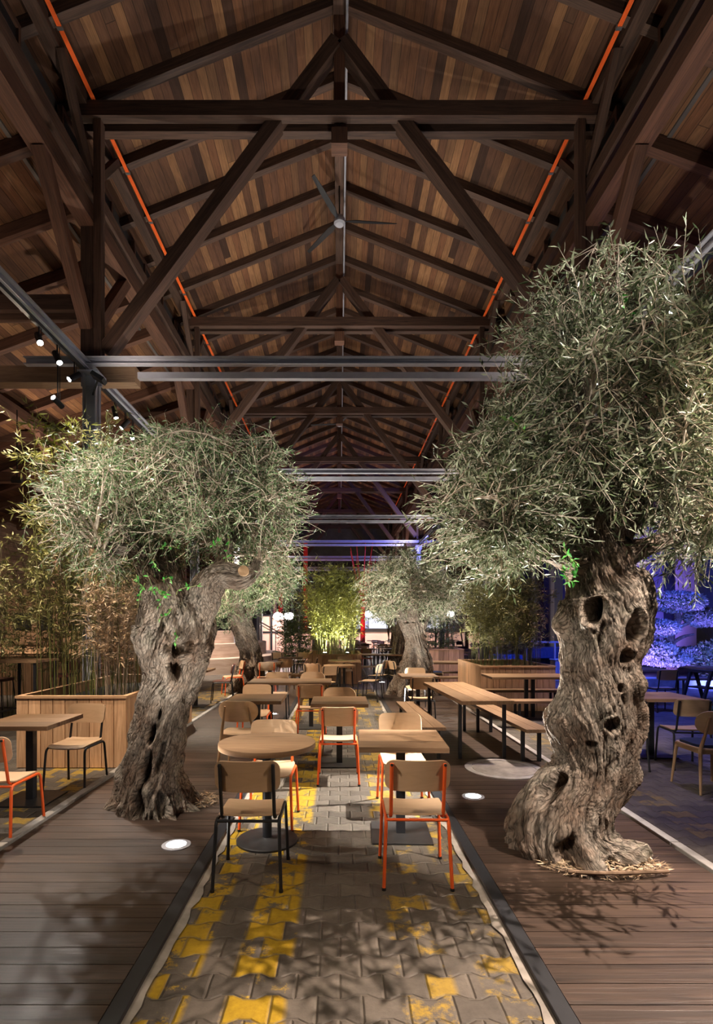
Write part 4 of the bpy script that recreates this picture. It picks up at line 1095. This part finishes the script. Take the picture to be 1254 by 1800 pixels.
far_olive('second olive tree on the left with a leaning knotted trunk before the stone steps', -2.2, 13.4,
    [(1216, 404, 470), (1200, 412, 464), (1180, 420, 464), (1155, 424, 460), (1130, 418, 452), (1110, 412, 446), (1092, 408, 440), (1080, 404, 440)],
    [(420, 1045, 55, 45, 1.2, 1), (475, 1035, 48, 40, 1.0, 1), (510, 1020, 25, 30, .6, .6), (395, 1080, 30, 25, .8, .7), (480, 1000, 50, 30, 1, .8), (400, 1010, 40, 30, 1, .8)], 51, 1300, .085, MAT['olive2'])
far_olive('second olive tree on the right with a broad pale trunk beyond the black chair', 1.72, 12.9,
    [(1216, 688, 768), (1195, 697, 762), (1170, 706, 757), (1140, 712, 750), (1115, 712, 746), (1095, 706, 748)],
    [(725, 1030, 75, 55, 1.3, 1.2), (670, 1040, 45, 50, .9, 1), (780, 1050, 45, 40, 1, 1), (710, 985, 60, 30, 1, .8), (690, 1075, 50, 18, .8, .8), (760, 1085, 40, 15, .7, .7)], 61, 1700, .080, MAT['olive'])
far_olive('hollow olive tree far down the right deck with a dark split trunk', 1.55, 17.0,
    [(1192, 678, 712), (1170, 682, 710), (1140, 690, 712), (1110, 692, 716)],
    [(690, 1060, 50, 30, 1.2, 1), (740, 1050, 40, 30, 1, 1)], 71, 500, .11, MAT['olive'], nl=12)

# ================================================================== PLANTERS, BAMBOO
def planter(label, x0, x1, y0, y1, h, bw=.14, rim=.05):
    o = thing('planter_box', label, 'planter', (x0, y0, 0)); w, d = x1-x0, y1-y0
    bd = MB(); t_ = .028
    n = max(1, round(w/bw)); s_ = w/n
    for k in range(n):
        bd.box(k*s_+.004, (k+1)*s_-.004, 0, t_, .01, h-.03); bd.box(k*s_+.002, (k+1)*s_-.002, d-t_, d, .01, h-.03)
    n = max(1, round(d/bw)); s_ = d/n
    for k in range(n):
        bd.box(0, t_, k*s_+.002+(t_ if k == 0 else 0), (k+1)*s_-.002-(t_ if k == n-1 else 0), .01, h-.03); bd.box(w-t_, w, k*s_+.002+(t_ if k == 0 else 0), (k+1)*s_-.002-(t_ if k == n-1 else 0), .01, h-.03)
    bd.build('side_boards', MAT['planter'], o)
    MB().box(-.01, w+.01, -.01, rim, h-.03, h).box(-.01, w+.01, d-rim, d+.01, h-.03, h).box(-.01, rim, rim, d-rim, h-.03, h).box(w-rim, w+.01, rim, d-rim, h-.03, h).build('rim', MAT['planter'], o)
    MB().box(.035, w-.035, .035, d-.035, .05, h-.14).build('soil', MAT['soil'], o)
    return o
planter('large larch board planter holding bamboo beside the left front table', -3.74, -2.47, 6.25, 9.05, .84)
planter('larch board planter behind the bar stool at the far left', -9.0, -5.6, 12.8, 14.2, .95)
planter('long larch planter with low greens seen behind the left olive trunk', -5.4, -4.0, 12.6, 14.0, .72)
planter('larch planter with uplit bamboo in the middle of the path', -.90, .62, 15.2, 17.6, .85)
planter('larch planter holding bamboo behind the far right table', 2.72, 4.16, 10.4, 12.4, .88, .12)
planter('pinkish board planter right of the second right olive', 2.15, 3.6, 15.6, 17.0, .98)
bamboo('bamboo_clump', 'tall green bamboo filling the left planter', -3.7, -2.6, 6.5, 8.8, .70, 4.15, 95, 1, MAT['bamboo'], None, 200, .55, .30)
bamboo('bamboo_clump', 'pale dry bamboo at the right end of the left planter', -2.95, -2.6, 6.45, 7.6, .70, 2.35, 34, 2, MAT['dry'], None, 150, .28, .30, leaf=.07, stem=MAT['twig'])
bamboo('bamboo_clump', 'dark green bamboo at the far left edge behind the bar stools', -6.6, -4.6, 9.2, 11.6, 0, 3.6, 80, 3, MAT['bamboo'], None, 120, .7, .25, leaf=.10)
bamboo('bamboo_clump', 'yellow green bamboo tip rising above the left olive crown', -3.9, -3.4, 6.9, 7.4, .70, 4.35, 9, 4, MAT['bamboo_y'], None, 150, .15, .72, leaf=.10)
bamboo('bamboo_clump', 'uplit yellow green bamboo in the middle planter', -.7, .5, 15.5, 17.3, .71, 3.5, 120, 5, MAT['bamboo_y'], None, 90, .5, .2, leaf=.12)
bamboo('bamboo_clump', 'dark bamboo thicket behind the uplit bamboo in the middle', -1.3, .6, 18.2, 20, 0, 3.9, 100, 6, MAT['bamboo'], None, 72, .7, .15, leaf=.15)
bamboo('bamboo_clump', 'dark green bamboo in the far right planter', 2.9, 4.0, 10.6, 12.2, .74, 2.9, 110, 7, MAT['bamboo'], None, 120, .45, .22, leaf=.09)
bamboo('bamboo_clump', 'brownish bamboo at the right end of the far right planter', 3.6, 4.1, 10.7, 12.2, .74, 2.4, 26, 8, MAT['dry'], None, 48, .3, .35, leaf=.07, stem=MAT['brown_stem'])
bamboo('green_shrub', 'small leafy shrub in the pinkish planter beside the blue steel column', 2.3, 3.4, 15.8, 16.8, .84, 2.2, 40, 9, MAT['bush'], None, 60, .3, .1, leaf=.09, cat='shrub')
bamboo('green_shrub', 'low green plants in the planter behind the left olive trunk', -5.2, -4.2, 12.8, 13.8, .58, 1.2, 40, 10, MAT['bush'], None, 48, .2, .1, leaf=.09, cat='shrub')
bamboo('green_shrub', 'dark leafy shrub left of the middle planter', -1.9, -1.2, 17.5, 18.8, 0, 2.6, 50, 12, MAT['bush'], None, 72, .4, .1, leaf=.12, cat='shrub')
for (x, y, tx, ty, lb) in ((-.45, 16.4, -.4, 17, 'bright uplight at the left of the middle planter'), (.22, 16.4, .25, 17, 'bright uplight at the right of the middle planter')):
    o = thing('planter_uplight', lb, 'garden light', (x, y, .72)); MB().lathe([(.05, 0), (.06, .10), (.055, .12)], 16).build('lamp_body', MAT['dark'], o, 'auto'); MB().lathe([(.05, .121), (.05, .128)], 16).build('lens', MAT['lens'], o)
    spot('lamp_light', (0, 0, .16), (tx-x, .15, 1.5), 330, (1, .93, .72), 120, 1, .05, o)

# ================================================================== FURNITURE IN PLACE
SO = ('so', school_chair('orange')); SB = ('sb', school_chair('black'))
WC = ('wc', wood_chair(False)); WB = ('wb', wood_chair(True))
LB_ = ('lb', school_chair('black', True, 'leather')); 
def chair(k, x, y, rz, label, group=None): return place(k[0], k[1], x, y, rz, label, 'chair', group)
# front row
place('round', square_table(.74, .74, 'rustic', .47, True, 'round'), -.555, 4.15, 0, 'round wooden table on a round dark base in the middle front', 'table')
chair(SB, -.575, 3.59, .0, 'plywood chair with black tube legs at the near side of the round table')
chair(SO, -.585, 4.55, PI-.03, 'orange legged plywood chair on the far side of the round table')
place('sq', square_table(.66, .68, 'rustic'), .485, 4.29, -.035, 'square wooden table on a black plate, right of the round table', 'table')
chair(SO, .495, 3.61, -.02, 'orange legged plywood chair at the near side of the front square table')
chair(SO, .575, 4.92, PI, 'orange legged plywood chair facing the camera behind the front square table')
chair(WC, -1.12, 6.22, -.06, 'all wood chair with an oval back seen from behind, left of the round table')
# second row
place('sq', None, 0.0, 6.48, .0, 'square wooden table in the middle behind the orange chair', 'table')
chair(SO, -.01, 5.80, 0, 'orange legged plywood chair alone in the centre of the path')
chair(WC, 0.0, 7.08, PI, 'wooden legged chair facing the camera across the middle square table')
place('sq', None, -1.02, 6.72, .0, 'square wooden table on the left deck beside the oval backed chair', 'table')
chair(SO, -1.17, 7.45, PI, 'orange legged plywood chair facing the camera behind the left square table')
# third row
place('sq', None, -1.12, 8.80, 0, 'left one of two wooden square tables pushed together', 'table')
place('sq', None, -.46, 8.80, 0, 'right one of two wooden square tables pushed together', 'table')
chair(SO, -.42, 7.98, 0, 'orange legged plywood chair with its back to the camera at the paired tables')
chair(SB, -.72, 8.06, .0, 'black legged chair tucked at the corner of the paired tables') if False else None
chair(SB, -1.12, 9.50, PI, 'plywood chair facing the camera behind the left paired table')
chair(WC, -.48, 9.52, PI, 'wooden legged chair facing the camera behind the right paired table')
# left aisle front
place('sq', None, -2.92, 5.12, 0, 'square wooden table on a black pedestal at the left edge by the planter', 'table')
chair(SO, -2.69, 4.31, 0, 'orange legged chair cut off by the left edge of the view')
chair(SB, -2.71, 5.55, PI-.05, 'black legged plywood chair between the left table and the planter')
# beyond the left olive
place('sq', None, -2.95, 11.1, 0, 'square table on a grey pedestal right behind the left planter', 'table')
place('tall', tall_table(), -4.3, 13.2, 0, 'tall bar table behind the left olive near the stone steps', 'table', None)
chair(LB_, -2.55, 11.75, PI/2+.15, 'brown leather chair turned sideways right of the left olive trunk')
chair(SO, -2.55, 12.9, PI/2+.4, 'orange legged chair turned sideways behind the brown leather one')
chair(SB, -3.2, 10.3, -.3, 'black legged chair half hidden behind the left olive trunk')
# middle distance on the path
place('roundsmall', square_table(.72, .72, 'table', .44, True, 'round'), 0.0, 12.3, 0, 'small round table with a shiny top before the middle planter', 'table')
place('wide', square_table(.82, .7, 'table'), .12, 13.9, 0, 'square table tight against the middle planter', 'table')
chair(SB, .66, 11.9, PI/2-.35, 'black legged chair turned sideways right of the small round table')
chair(SB, .95, 13.2, PI/2-.5, 'black legged chair at an angle behind the sideways one')
chair(SB, -.55, 12.2, -.25, 'black legged chair with its back to us left of the small round table')
chair(SB, -.30, 11.5, .5, 'black legged chair turned at the near left of the small round table')
chair(SB, .15, 14.6, PI, 'black legged chair behind the table against the middle planter')
chair(SB, 1.45, 13.0, -PI/2+.4, 'black legged chair in front of the second right olive')
place('sq', None, -1.35, 15.2, 0, 'square table on the path left of the middle planter', 'table')
chair(WC, -1.45, 13.9, .4, 'wooden chair with an oval back before the table left of the middle planter')
chair(SB, -.85, 14.2, PI/2+.1, 'black legged chair turned sideways against the left end of the middle planter')
chair(WC, -1.0, 13.6, PI/2-.2, 'wooden chair turned sideways in the cluster left of the middle planter')
place('sq', None, -1.75, 13.5, .0, 'square table at the foot of the second left olive', 'table')
chair(SO, -1.72, 12.7, .2, 'orange legged chair by the foot of the second left olive')
place('sq', None, -1.55, 18.2, 0, 'far square table before the stone steps end', 'table')
chair(SB, -1.2, 17.2, .2, 'black chair before the far square table by the steps')
chair(SB, -1.9, 17.3, -.3, 'second black chair before the far square table by the steps')
chair(WC, -1.3, 19.3, PI, 'pale chair beyond the far square table by the steps')
# right deck
o = place('long', sled_set('long_table', 2.15, .64, .76, .045, 3), 1.70, 7.47, -.045, 'long plank table on black steel loops on the right deck', 'table'); o.rotation_euler.z = .055*-1*-1
place('bench', sled_set('plank_bench', 2.2, .29, .45, .04, 2), 1.08, 7.48, .035*-1*-1, 'plank bench on black steel loops left of the long table', 'bench')
place('bench', None, 2.25, 7.35, .05, 'plank bench on black steel loops right of the long table', 'bench')
C_ = chair
chair(SB, 1.36, 9.02, -.02, 'black legged chair with its back to us behind the long table end')
place('sq', None, 1.42, 9.78, 0, 'square table before the mossy foot of the second right olive', 'table')
chair(SB, 1.50, 10.5, PI, 'plywood chair facing the camera before the second right olive')
place('post', post_table(1.55, .72), 3.42, 9.72, 0, 'long table on two black posts before the far right planter', 'table')
place('flat', flat_bench(1.5), 3.45, 8.75, 0, 'plank bench at the near side of the table by the far right planter', 'bench')
place('flat', None, 3.45, 10.18, 0, 'plank bench between the table and the far right planter', 'bench')
place('post', None, 3.05, 13.4, 0, 'violet lit long table left of the far right planter', 'table')
place('flat', None, 2.85, 12.75, 0, 'plank bench in front of the violet lit long table', 'bench')
place('flat', None, 3.0, 14.2, 0, 'plank bench behind the violet lit long table', 'bench')
chair(WB, 2.45, 14.0, -PI/2+.1, 'wooden chair with a dark blue cushion at the left of the violet table')
chair(SO, 2.2, 13.3, -PI/2+.35, 'orange legged chair beside the cushioned wooden chair')
place('wide', None, 3.6, 17.2, 0, 'violet square table beside the blue steel column', 'table')
place('wide', None, 4.25, 18.6, 0, 'violet square table behind the one beside the blue column', 'table')
chair(SB, 4.3, 16.4, 0, 'plywood chair before the violet square tables')
chair(SO, 3.62, 9.0, PI/2, 'orange legged chair by the right end of the far plank bench') if False else chair(SO, 4.0, 9.25, PI-.3, 'orange legged chair peeking out left of the right olive trunk')
# right aisle
place('sqr', square_table(.92, .70, 'table', .46), 3.98, 6.92, 0, 'pinkish lit table on a grey pedestal right of the right olive trunk', 'table')
chair(SB, 3.30, 6.35, -.05, 'black legged chair half hidden right behind the right olive trunk')
chair(SB, 4.06, 6.38, -.12, 'black legged chair with its back to us at the right edge table')
chair(WB, 3.74, 5.52, .0, 'wooden chair with a dark blue cushion cut off by the right edge')
place('sqb', square_table(.7, .62, 'table', .44), 3.76, 4.98, 0, 'blue lit table corner at the right edge of the view', 'table') if False else place('sqb', square_table(.7, .62, 'table', .44), 4.02, 5.0, 0, 'blue lit table corner at the right edge of the view', 'table')
place('wide', None, 6.3, 11.3, 0, 'table in the blue light right behind the right olive trunk', 'table')
chair(SB, 6.25, 10.5, 0, 'black legged chair with its back to us in the blue light')
place('post', None, 8.4, 11.6, 0, 'table in the blue light at the right edge of the view', 'table')
place('flat', None, 8.4, 12.4, 0, 'bench in the blue light behind the table at the right edge', 'bench')
def highchair():
    r = thing('folding_trestle')
    for s in (-1, 1):
        MB().beam((s*.32, -.22, 0), (s*.05, -.22, .78), .05, .045, (0, 1, 0)).build('leg', MAT['black'], r); MB().beam((s*.32, .22, 0), (s*.05, .22, .78), .05, .045, (0, 1, 0)).build('leg', MAT['black'], r)
        MB().box(min(s*.27, s*.31), max(s*.27, s*.31), -.24, .24, .10, .15).build('crossbar', MAT['black'], r)
    MB().box(-.09, .09, -.26, .26, .75, .80).build('top_bar', MAT['black'], r); MB().box(-.14, .14, -.2, .2, .45, .48).build('shelf', MAT['black'], r)
    return r
place('trestle', highchair, 7.0, 10.4, .25, 'dark A shaped wooden trestle standing in the blue light', 'trestle')
o = MB().prism([(1.3*math.cos(a), .9*math.sin(a)) for a in np.linspace(0, 2*PI, 40)[:-1]], .002, .012, (7.9, 10.2)).build('green_mat', plain('green_rubber_mat', (.03, .20, .09), .8), None); tag(o, 'round green mat on the pavers under the trestle', 'mat')

# blue garden: cloud pruned tree, low wall
tp = thing('cloud_tree', 'cloud pruned tree with flat leafy pads in blue and violet light', 'tree', (9.9, 16.2, 0))
def TP(px, py, dy=0): 
    x, y, z = W(px, py, 16.2+dy); return (x-9.9, dy, z)
gnarled('trunk', [(*TP(1180, 1195), .16), (*TP(1184, 1150), .13), (*TP(1178, 1120), .11), (*TP(1192, 1090), .10), (*TP(1188, 1070), .07)], MAT['bark'], tp, 48, 80, 4, .12, .02, .006, 1)
for i_, (a, b) in enumerate([(TP(1180, 1125), TP(1150, 1110)), (TP(1182, 1140), TP(1140, 1145)), (TP(1190, 1105), TP(1235, 1090)), (TP(1182, 1130), TP(1220, 1115))]):
    m_ = [(a[j]+b[j])/2+(0, 0, .05)[j] for j in range(3)]; gnarled('limb', [(*a, .06), (*m_, .05), (*b, .03)], MAT['bark'], tp, 24, 30, i_+3, .1, .01, .003, 1)
for i_, (px, py, rx, ry) in enumerate([(1190, 1058, 48, 18), (1150, 1104, 42, 15), (1140, 1142, 45, 18), (1235, 1085, 30, 16), (1215, 1150, 38, 12), (1168, 1160, 45, 10)]):
    rs = np.random.RandomState(90+i_); k = 16.2/950; c = TP(px, py); n = 3600
    p, d = in_blobs(rs, [(c[0], c[1], c[2], rx*k, rx*k*.85, ry*k)], n, .8)
    leaves_mesh('leaf_pad', p, d+rs.normal(size=(n, 3))*.6, .075*(.6+.7*rs.rand(n)), .04*(.7+.6*rs.rand(n)), MAT['palebush'], tp, rs)
    MB().lathe([(.02, -ry*k*.55), (rx*k*.6, -ry*k*.3), (rx*k*.75, 0), (rx*k*.6, ry*k*.45), (.02, ry*k*.7)], 20, c).build('pad_core', MAT['bush'], tp, True)
for (x, y, w, h, lb) in [(11.1, 15.5, .8, 1.1, 'fern like bush in blue light at the right edge'), (8.3, 17.8, .8, .9, 'low bush in blue light left of the cloud pruned tree')]:
    o = thing('garden_bush', lb, 'bush', (x, y, 0)); rs = np.random.RandomState(int(x*10)); n = 3000
    p, d = in_blobs(rs, [(0, 0, h*.6, w, w, h*.6)], n, .5); leaves_mesh('foliage', p, d+rs.normal(size=(n, 3))*.5, .12*(.6+.7*rs.rand(n)), .04*(.7+.6*rs.rand(n)), MAT['bush'], o, rs)
    tubes_mesh('stems', [smooth_path(np.array([[0, 0, 0, .02], [q[0]*.5, q[1]*.5, q[2]*.5, .012], [q[0], q[1], q[2], .004]]), 6) for q in p[:25]], MAT['brown_stem'], o, 4)
o = MB().box(6.8, 12.0, 14.1, 14.5, 0, .28).build('garden_kerb', MAT['kerb'], None, False, .02); tag(o, 'low pale stone border of the blue lit garden', 'kerb')
o = MB().box(6.9, 11.9, 14.5, 20, 0, .2).build('garden_soil', MAT['soil'], None); tag(o, 'raised soil bed of the blue lit garden', 'flower bed')
# glass balustrade behind the far right planter
bs = thing('glass_railing', 'blue lit glass railing with steel top rail behind the far right planter', 'railing', (4.9, 16.8, 0))
t = NT('tinted_glass'); t.b.inputs['Transmission Weight'].default_value = 1; MAT['glass'] = t.done((.7, .8, .95), .03)
for k in range(5): MB().box(k*.9-.02, k*.9+.02, -.02, .02, 0, 1.12).build('post', MAT['steel'], bs)
MB().box(-.03, 3.63, -.03, .03, 1.12, 1.17).build('top_rail', MAT['steel'], bs)
for k in range(4): MB().box(k*.9+.03, k*.9+.87, -.005, .005, .08, 1.08).build('glass_panel', MAT['glass'], bs)
o = MB().box(6.2, 7.4, 17.4, 18.2, 0, .95).build('serving_cabinet', MAT['pilaster'], None, False, .02); tag(o, 'dark cabinet behind the glass railing', 'cabinet')
o = MB().box(5.1, 6.0, 17.6, 18.2, 0, .70).build('blue_crate', plain('blue_plastic', (.03, .16, .5), .5), None, False, .04); tag(o, 'bright blue crate behind the glass railing', 'crate')
o = MB().box(6.35, 6.75, 15.9, 16.3, 0, .62).box(6.33, 6.77, 15.88, 16.32, .62, .66).build('waste_bin', MAT['wall'], None, False, .02); tag(o, 'pale square bin left of the right olive trunk', 'bin')

# ------------------------------------------------------------------ left side: stone steps, stools, bar
st = thing('curved_steps', 'curved three tier stone seating steps on the left behind the second olive', 'seating steps', (-8, 22.2, 0))
for i_, (r, h) in enumerate([(5.6, .52), (4.95, 1.0), (4.3, 1.46)]):
    pr_ = MB(); A = np.linspace(-PI*.42, PI*.18, 48); ro = r; ri = r-.75
    for k in range(len(A)-1):
        a, b = A[k], A[k+1]; P = [(ri*math.cos(a), ri*math.sin(a)), (ro*math.cos(a), ro*math.sin(a)), (ro*math.cos(b), ro*math.sin(b)), (ri*math.cos(b), ri*math.sin(b))]
        b0 = len(pr_.v); pr_.v.extend([(*p, 0) for p in P]+[(*p, h) for p in P]); u0, u1 = a*ro, b*ro
        pr_.face([b0+4, b0+5, b0+6, b0+7], [(u0, 0), (u0, .75), (u1, .75), (u1, 0)]); pr_.face([b0+1, b0+2, b0+6, b0+5], [(u0, 5), (u1, 5), (u1, 5+h), (u0, 5+h)])
        pr_.face([b0+3, b0+0, b0+4, b0+7], [(u1, 8), (u0, 8), (u0, 8+h), (u1, 8+h)])
        if k == 0: pr_.face([b0, b0+1, b0+5, b0+4], [(0, 0), (.75, 0), (.75, h), (0, h)])
        if k == len(A)-2: pr_.face([b0+2, b0+3, b0+7, b0+6], [(0, 0), (.75, 0), (.75, h), (0, h)])
    pr_.build('step_tier', MAT['travertine'], st, 'auto')
hr = thing('stair_handrail', 'sloping steel handrail beside the far end of the stone steps', 'handrail', (-3.1, 25, 0))
MB().tube([(-.6, 0, 1.85), (.9, 0, 1.0)], .03, 8).tube([(-.6, 0, 1.72), (.9, 0, .87)], .02, 8).build('rail', MAT['steel'], hr); 
for q in (-.6, .15, .9): MB().box(q-.02, q+.02, -.02, .02, 0, 1.42-.566*q+.0).build('post', MAT['steel'], hr)
def far_panel(name, label, cat, x0, x1, y, z0, z1, mat, d=.06): 
    o = MB().box(x0, x1, y, y+d, z0, z1).build(name, MAT[mat]); tag(o, label, cat); return o
# glazed shop front on the far left
sf = thing('glazed_partition', 'dark framed glazed partition glowing pink behind the stone steps', 'partition', (-4.4, 29, 0))
for k in range(5): MB().box(k*.75-.05, k*.75+.05, -.05, .05, 0, 4.2).build('mullion', MAT['black'], sf)
for z in (1.3, 2.2, 4.2): MB().box(-.05, 3.05, -.04, .04, z-.04, z+.04).build('transom', MAT['black'], sf)
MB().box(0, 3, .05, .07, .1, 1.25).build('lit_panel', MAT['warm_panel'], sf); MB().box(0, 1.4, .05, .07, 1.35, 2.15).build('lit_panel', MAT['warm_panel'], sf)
def stoolp(x, y, rz, lb): return place('stool', bar_stool, x, y, rz, lb, 'bar stool')
place('tall', None, -5.15, 8.9, 0, 'tall bar table cut by the left edge of the view', 'table')
stoolp(-5.05, 9.9, PI/2, 'brown leather bar stool right of the tall table at the left edge'); stoolp(-5.75, 9.1, -PI/2, 'bar stool with a red brown seat at the very left edge')
place('talllong', tall_table(2.3, .8, 1.0), -4.2, 10.9, 0, 'long high table behind the bamboo in the left planter', 'table')
stoolp(-3.45, 10.3, .2, 'brown bar stool just left of the left olive trunk'); stoolp(-4.5, 10.25, 0, 'bar stool hidden among the bamboo canes before the long high table')
co = thing('bar_counter', 'low wooden counter wall at the far left behind the bamboo', 'counter', (-11, 17.2, 0))
MB().box(0, 3.9, 0, .6, 0, 1.05).build('front_boards', MAT['planter'], co); MB().box(-.05, 3.95, -.08, .65, 1.05, 1.10).build('worktop', MAT['table'], co)
far_panel('wall_cabinet', 'pale wooden wall cabinet with dark openings at the far left', 'cabinet', -11.5, -7.5, 18.6, 0, 3.0, 'stub', .3)
for k in range(4): far_panel('dark_pigeonhole', '%s dark recess in the pale cabinet at the far left' % ['leftmost', 'second', 'third', 'rightmost'][k], 'shelf niche', -11.2+k*.95, -10.6+k*.95, 18.56, 1.5, 2.1, 'black', .04)['group'] = 'recesses in the pale cabinet'

# ------------------------------------------------------------------ far end: bar, lamps, crowd of tables
fb = thing('far_bar', 'long bright lit bar across the far end of the hall', 'bar', (0, 39.3, 0))
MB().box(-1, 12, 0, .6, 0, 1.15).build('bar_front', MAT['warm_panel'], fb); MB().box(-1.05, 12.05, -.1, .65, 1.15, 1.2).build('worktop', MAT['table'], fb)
MB().box(-1, 12, 2.2, 2.5, 0, 4.4).build('back_wall', MAT['wall_dark'], fb)
def tile_panel():
    t = NT('patterned_lit_tiles'); s = t.sep(t.coord('Object')); k = t.n('ShaderNodeTexChecker'); t.put(k.inputs[0], t.coord('Object')); k.inputs['Scale'].default_value = 5
    col = t.mix(k.outputs[1], (.85, .9, 1), (.05, .12, .55)); t.put(t.b.inputs['Emission Color'], col); t.b.inputs['Emission Strength'].default_value = .3; return t.done((.5, .5, .5), .4)
MAT['tiles'] = tile_panel()
for (x0, x1, m_, lb) in ((.6, 2.2, 'tiles', 'blue and white patterned lit panel above the far bar'), (2.25, 3.7, 'screen', 'plain white lit panel beside the patterned one above the far bar'), (4.2, 5.6, 'tiles', 'second patterned lit panel seen through the right olive'), (6.6, 8.4, 'screen', 'white lit panel at the right end of the far bar')):
    far_panel('lit_wall_panel', lb, 'lit panel', x0, x1, 41.4, 1.45, 2.6, m_)
for i_, (x, lb) in enumerate([(.9, 'leftmost'), (2.0, 'second from the left'), (3.1, 'third from the left'), (4.3, 'fourth from the left'), (5.6, 'fifth from the left'), (7.6, 'rightmost')]):
    o = thing('globe_pendant', '%s of the glowing globe lamps over the far bar' % lb, 'pendant lamp', (x, 37.0, 2.45), 0, 'globe lamps over the far bar')
    MB().lathe([(.05, -.22), (.22, -.12), (.27, 0), (.22, .14), (.05, .22)], 20).build('globe', MAT['globe'], o, True); MB().tube([(0, 0, .2), (0, 0, 3.4)], .012, 6).build('cord', MAT['dark'], o)
    if i_ % 2 == 0: point('lamp_light', (0, 0, -.35), 60, (1, .88, .8), .25, o)
o = thing('globe_pendant', 'twin glowing globe lamp before the pink glazed partition', 'pendant lamp', (-2.9, 28.0, 2.15))
for q in (-.28, .28): MB().lathe([(.05, -.2), (.2, -.12), (.26, 0), (.2, .14), (.05, .2)], 20, (q, 0, 0)).build('globe', MAT['globe'], o, True)
MB().tube([(0, 0, .1), (0, 0, 3.6)], .012, 6).box(-.3, .3, -.01, .01, .08, .1).build('cord', MAT['dark'], o); point('lamp_light', (0, -.2, -.35), 70, (1, .75, .72), .25, o)
# bare tree lit red, with the red light also put into its colour
rt = thing('red_lit_upright', 'bare branching tree with red light painted in, near the middle of the far hall', 'column', (1.25, 29, 0))
MB().tube([(0, 0, 0), (0, 0, 3.1)], .13, 14).build('shaft', MAT['red_lit_tint'], rt, 'auto')
for k in range(9):
    a = k*2*PI/9; MB().tube([(0, 0, 2.3+.1*k), (.35*math.cos(a), .35*math.sin(a), 3.6+.1*k), (.7*math.cos(a), .7*math.sin(a), 5.2+.12*k)], [.05, .035, .015], 6).build('arm', MAT['red_lit_tint'], rt)
spot('lamp_light', (0, -1.5, .3), (0, 0, 4), 180, RED, 90, 1, .1, rt)
for i_, (x, y) in enumerate([(-3.6, 33), (-2.2, 35)]):
    o = thing('red_lit_upright', ['red lit slim column behind the glazed partition, left one', 'red lit slim column behind the glazed partition, right one'][i_], 'column', (x, y, 0))
    MB().tube([(0, 0, 0), (0, 0, 7)], .14, 12).build('shaft', MAT['red_lit_tint'], o, 'auto'); spot('lamp_light', (.3, -1.5, .3), (0, 0, 4), 150, RED, 90, 1, .1, o)
# bare saplings and a leaning ladder
for i_, (x, y, lb) in enumerate([(2.2, 24.4, 'slim bare sapling seen left of the second right olive trunk'), (2.8, 27.9, 'slim bare sapling with a bent stem near the far bar'), (4.3, 24.4, 'pale trunk sapling between the blue and grey columns')]):
    o = thing('sapling', lb, 'tree', (x, y, 0)); rs = np.random.RandomState(i_+3)
    L = [smooth_path(np.array([[0, 0, 0, .06], [.1*rs.randn(), 0, 1.2, .045], [.3*rs.randn(), .1, 2.6, .02]]), 10)]
    for q in range(6): e = rs.normal(size=3)*.5; L.append(smooth_path(np.array([[.02, 0, 1.0+.15*q, .025], [e[0]*.5, e[1]*.5, 1.7+.1*q, .015], [e[0], e[1], 2.4+.2*q, .006]]), 8))
    tubes_mesh('branches', L, MAT['brown_stem'], o, 6); n = 500; p = np.clip(rs.normal(size=(n, 3)), -1.7, 1.7)*[.45, .45, .4]+[0, 0, 2.6]; leaves_mesh('foliage', p, rs.normal(size=(n, 3)), .16*(.6+.6*rs.rand(n)), .05*np.ones(n), MAT['bush'], o, rs)
ld = thing('stepladder', 'pale wooden ladder leaning beyond the blue steel column', 'ladder', (4.75, 22, 0))
for q in (-.2, .2): MB().beam((q+.25, .1, 0), (q-.05, .35, 2.1), .05, .03, (0, 1, 0)).build('rail', MAT['stub'], ld)
for k in range(7): z = .25+k*.27; MB().beam((.05+.25-z*.143, .1+z*.12, z), (.05+.25-z*.143-.42+.0, .1+z*.12, z), .03, .03).build('rung', MAT['stub'], ld)
# crowd of far tables and chairs
rs = random.Random(12); fi = 0
rowsn = [(20.9, 'first'), (23, 'second'), (26, 'third'), (30.8, 'fourth'), (33, 'fifth')]
for (yy, rn) in rowsn:
    for ci, xx in enumerate([1.0, 2.1, 3.15, 5.0, 6.6]):
        cn = ['leftmost', 'second from left', 'middle', 'second from right', 'rightmost'][ci]
        x = xx+rs.uniform(-.15, .15); y = yy+rs.uniform(-.4, .4)
        place('wide', None, x, y, 0, '%s table in the %s distant row beyond the second right olive' % (cn, rn), 'table', 'distant tables')
        k_ = rs.choice([LB_, SB, SO, LB_]); chair(k_, x+.05, y-.7, rs.uniform(-.3, .3), 'near side chair at the %s table of the %s distant row' % (cn, rn), 'distant chairs')
        if ci % 2 == 0: k_ = rs.choice([SB, LB_, WC]); chair(k_, x, y+.72, PI+rs.uniform(-.3, .3), 'far side chair at the %s table of the %s distant row' % (cn, rn), 'distant chairs')
# long tables just behind the middle planter on the right
place('post', None, 1.15, 17.0, 0, 'long table right behind the middle planter', 'table'); place('flat', None, 1.1, 16.2, 0, 'bench at the near side of the table right of the middle planter', 'bench')
chair(SO, 2.1, 17.6, PI/2, 'orange legged chair at the right end of the table beyond the second right olive')
print('objects', len(bpy.data.objects))
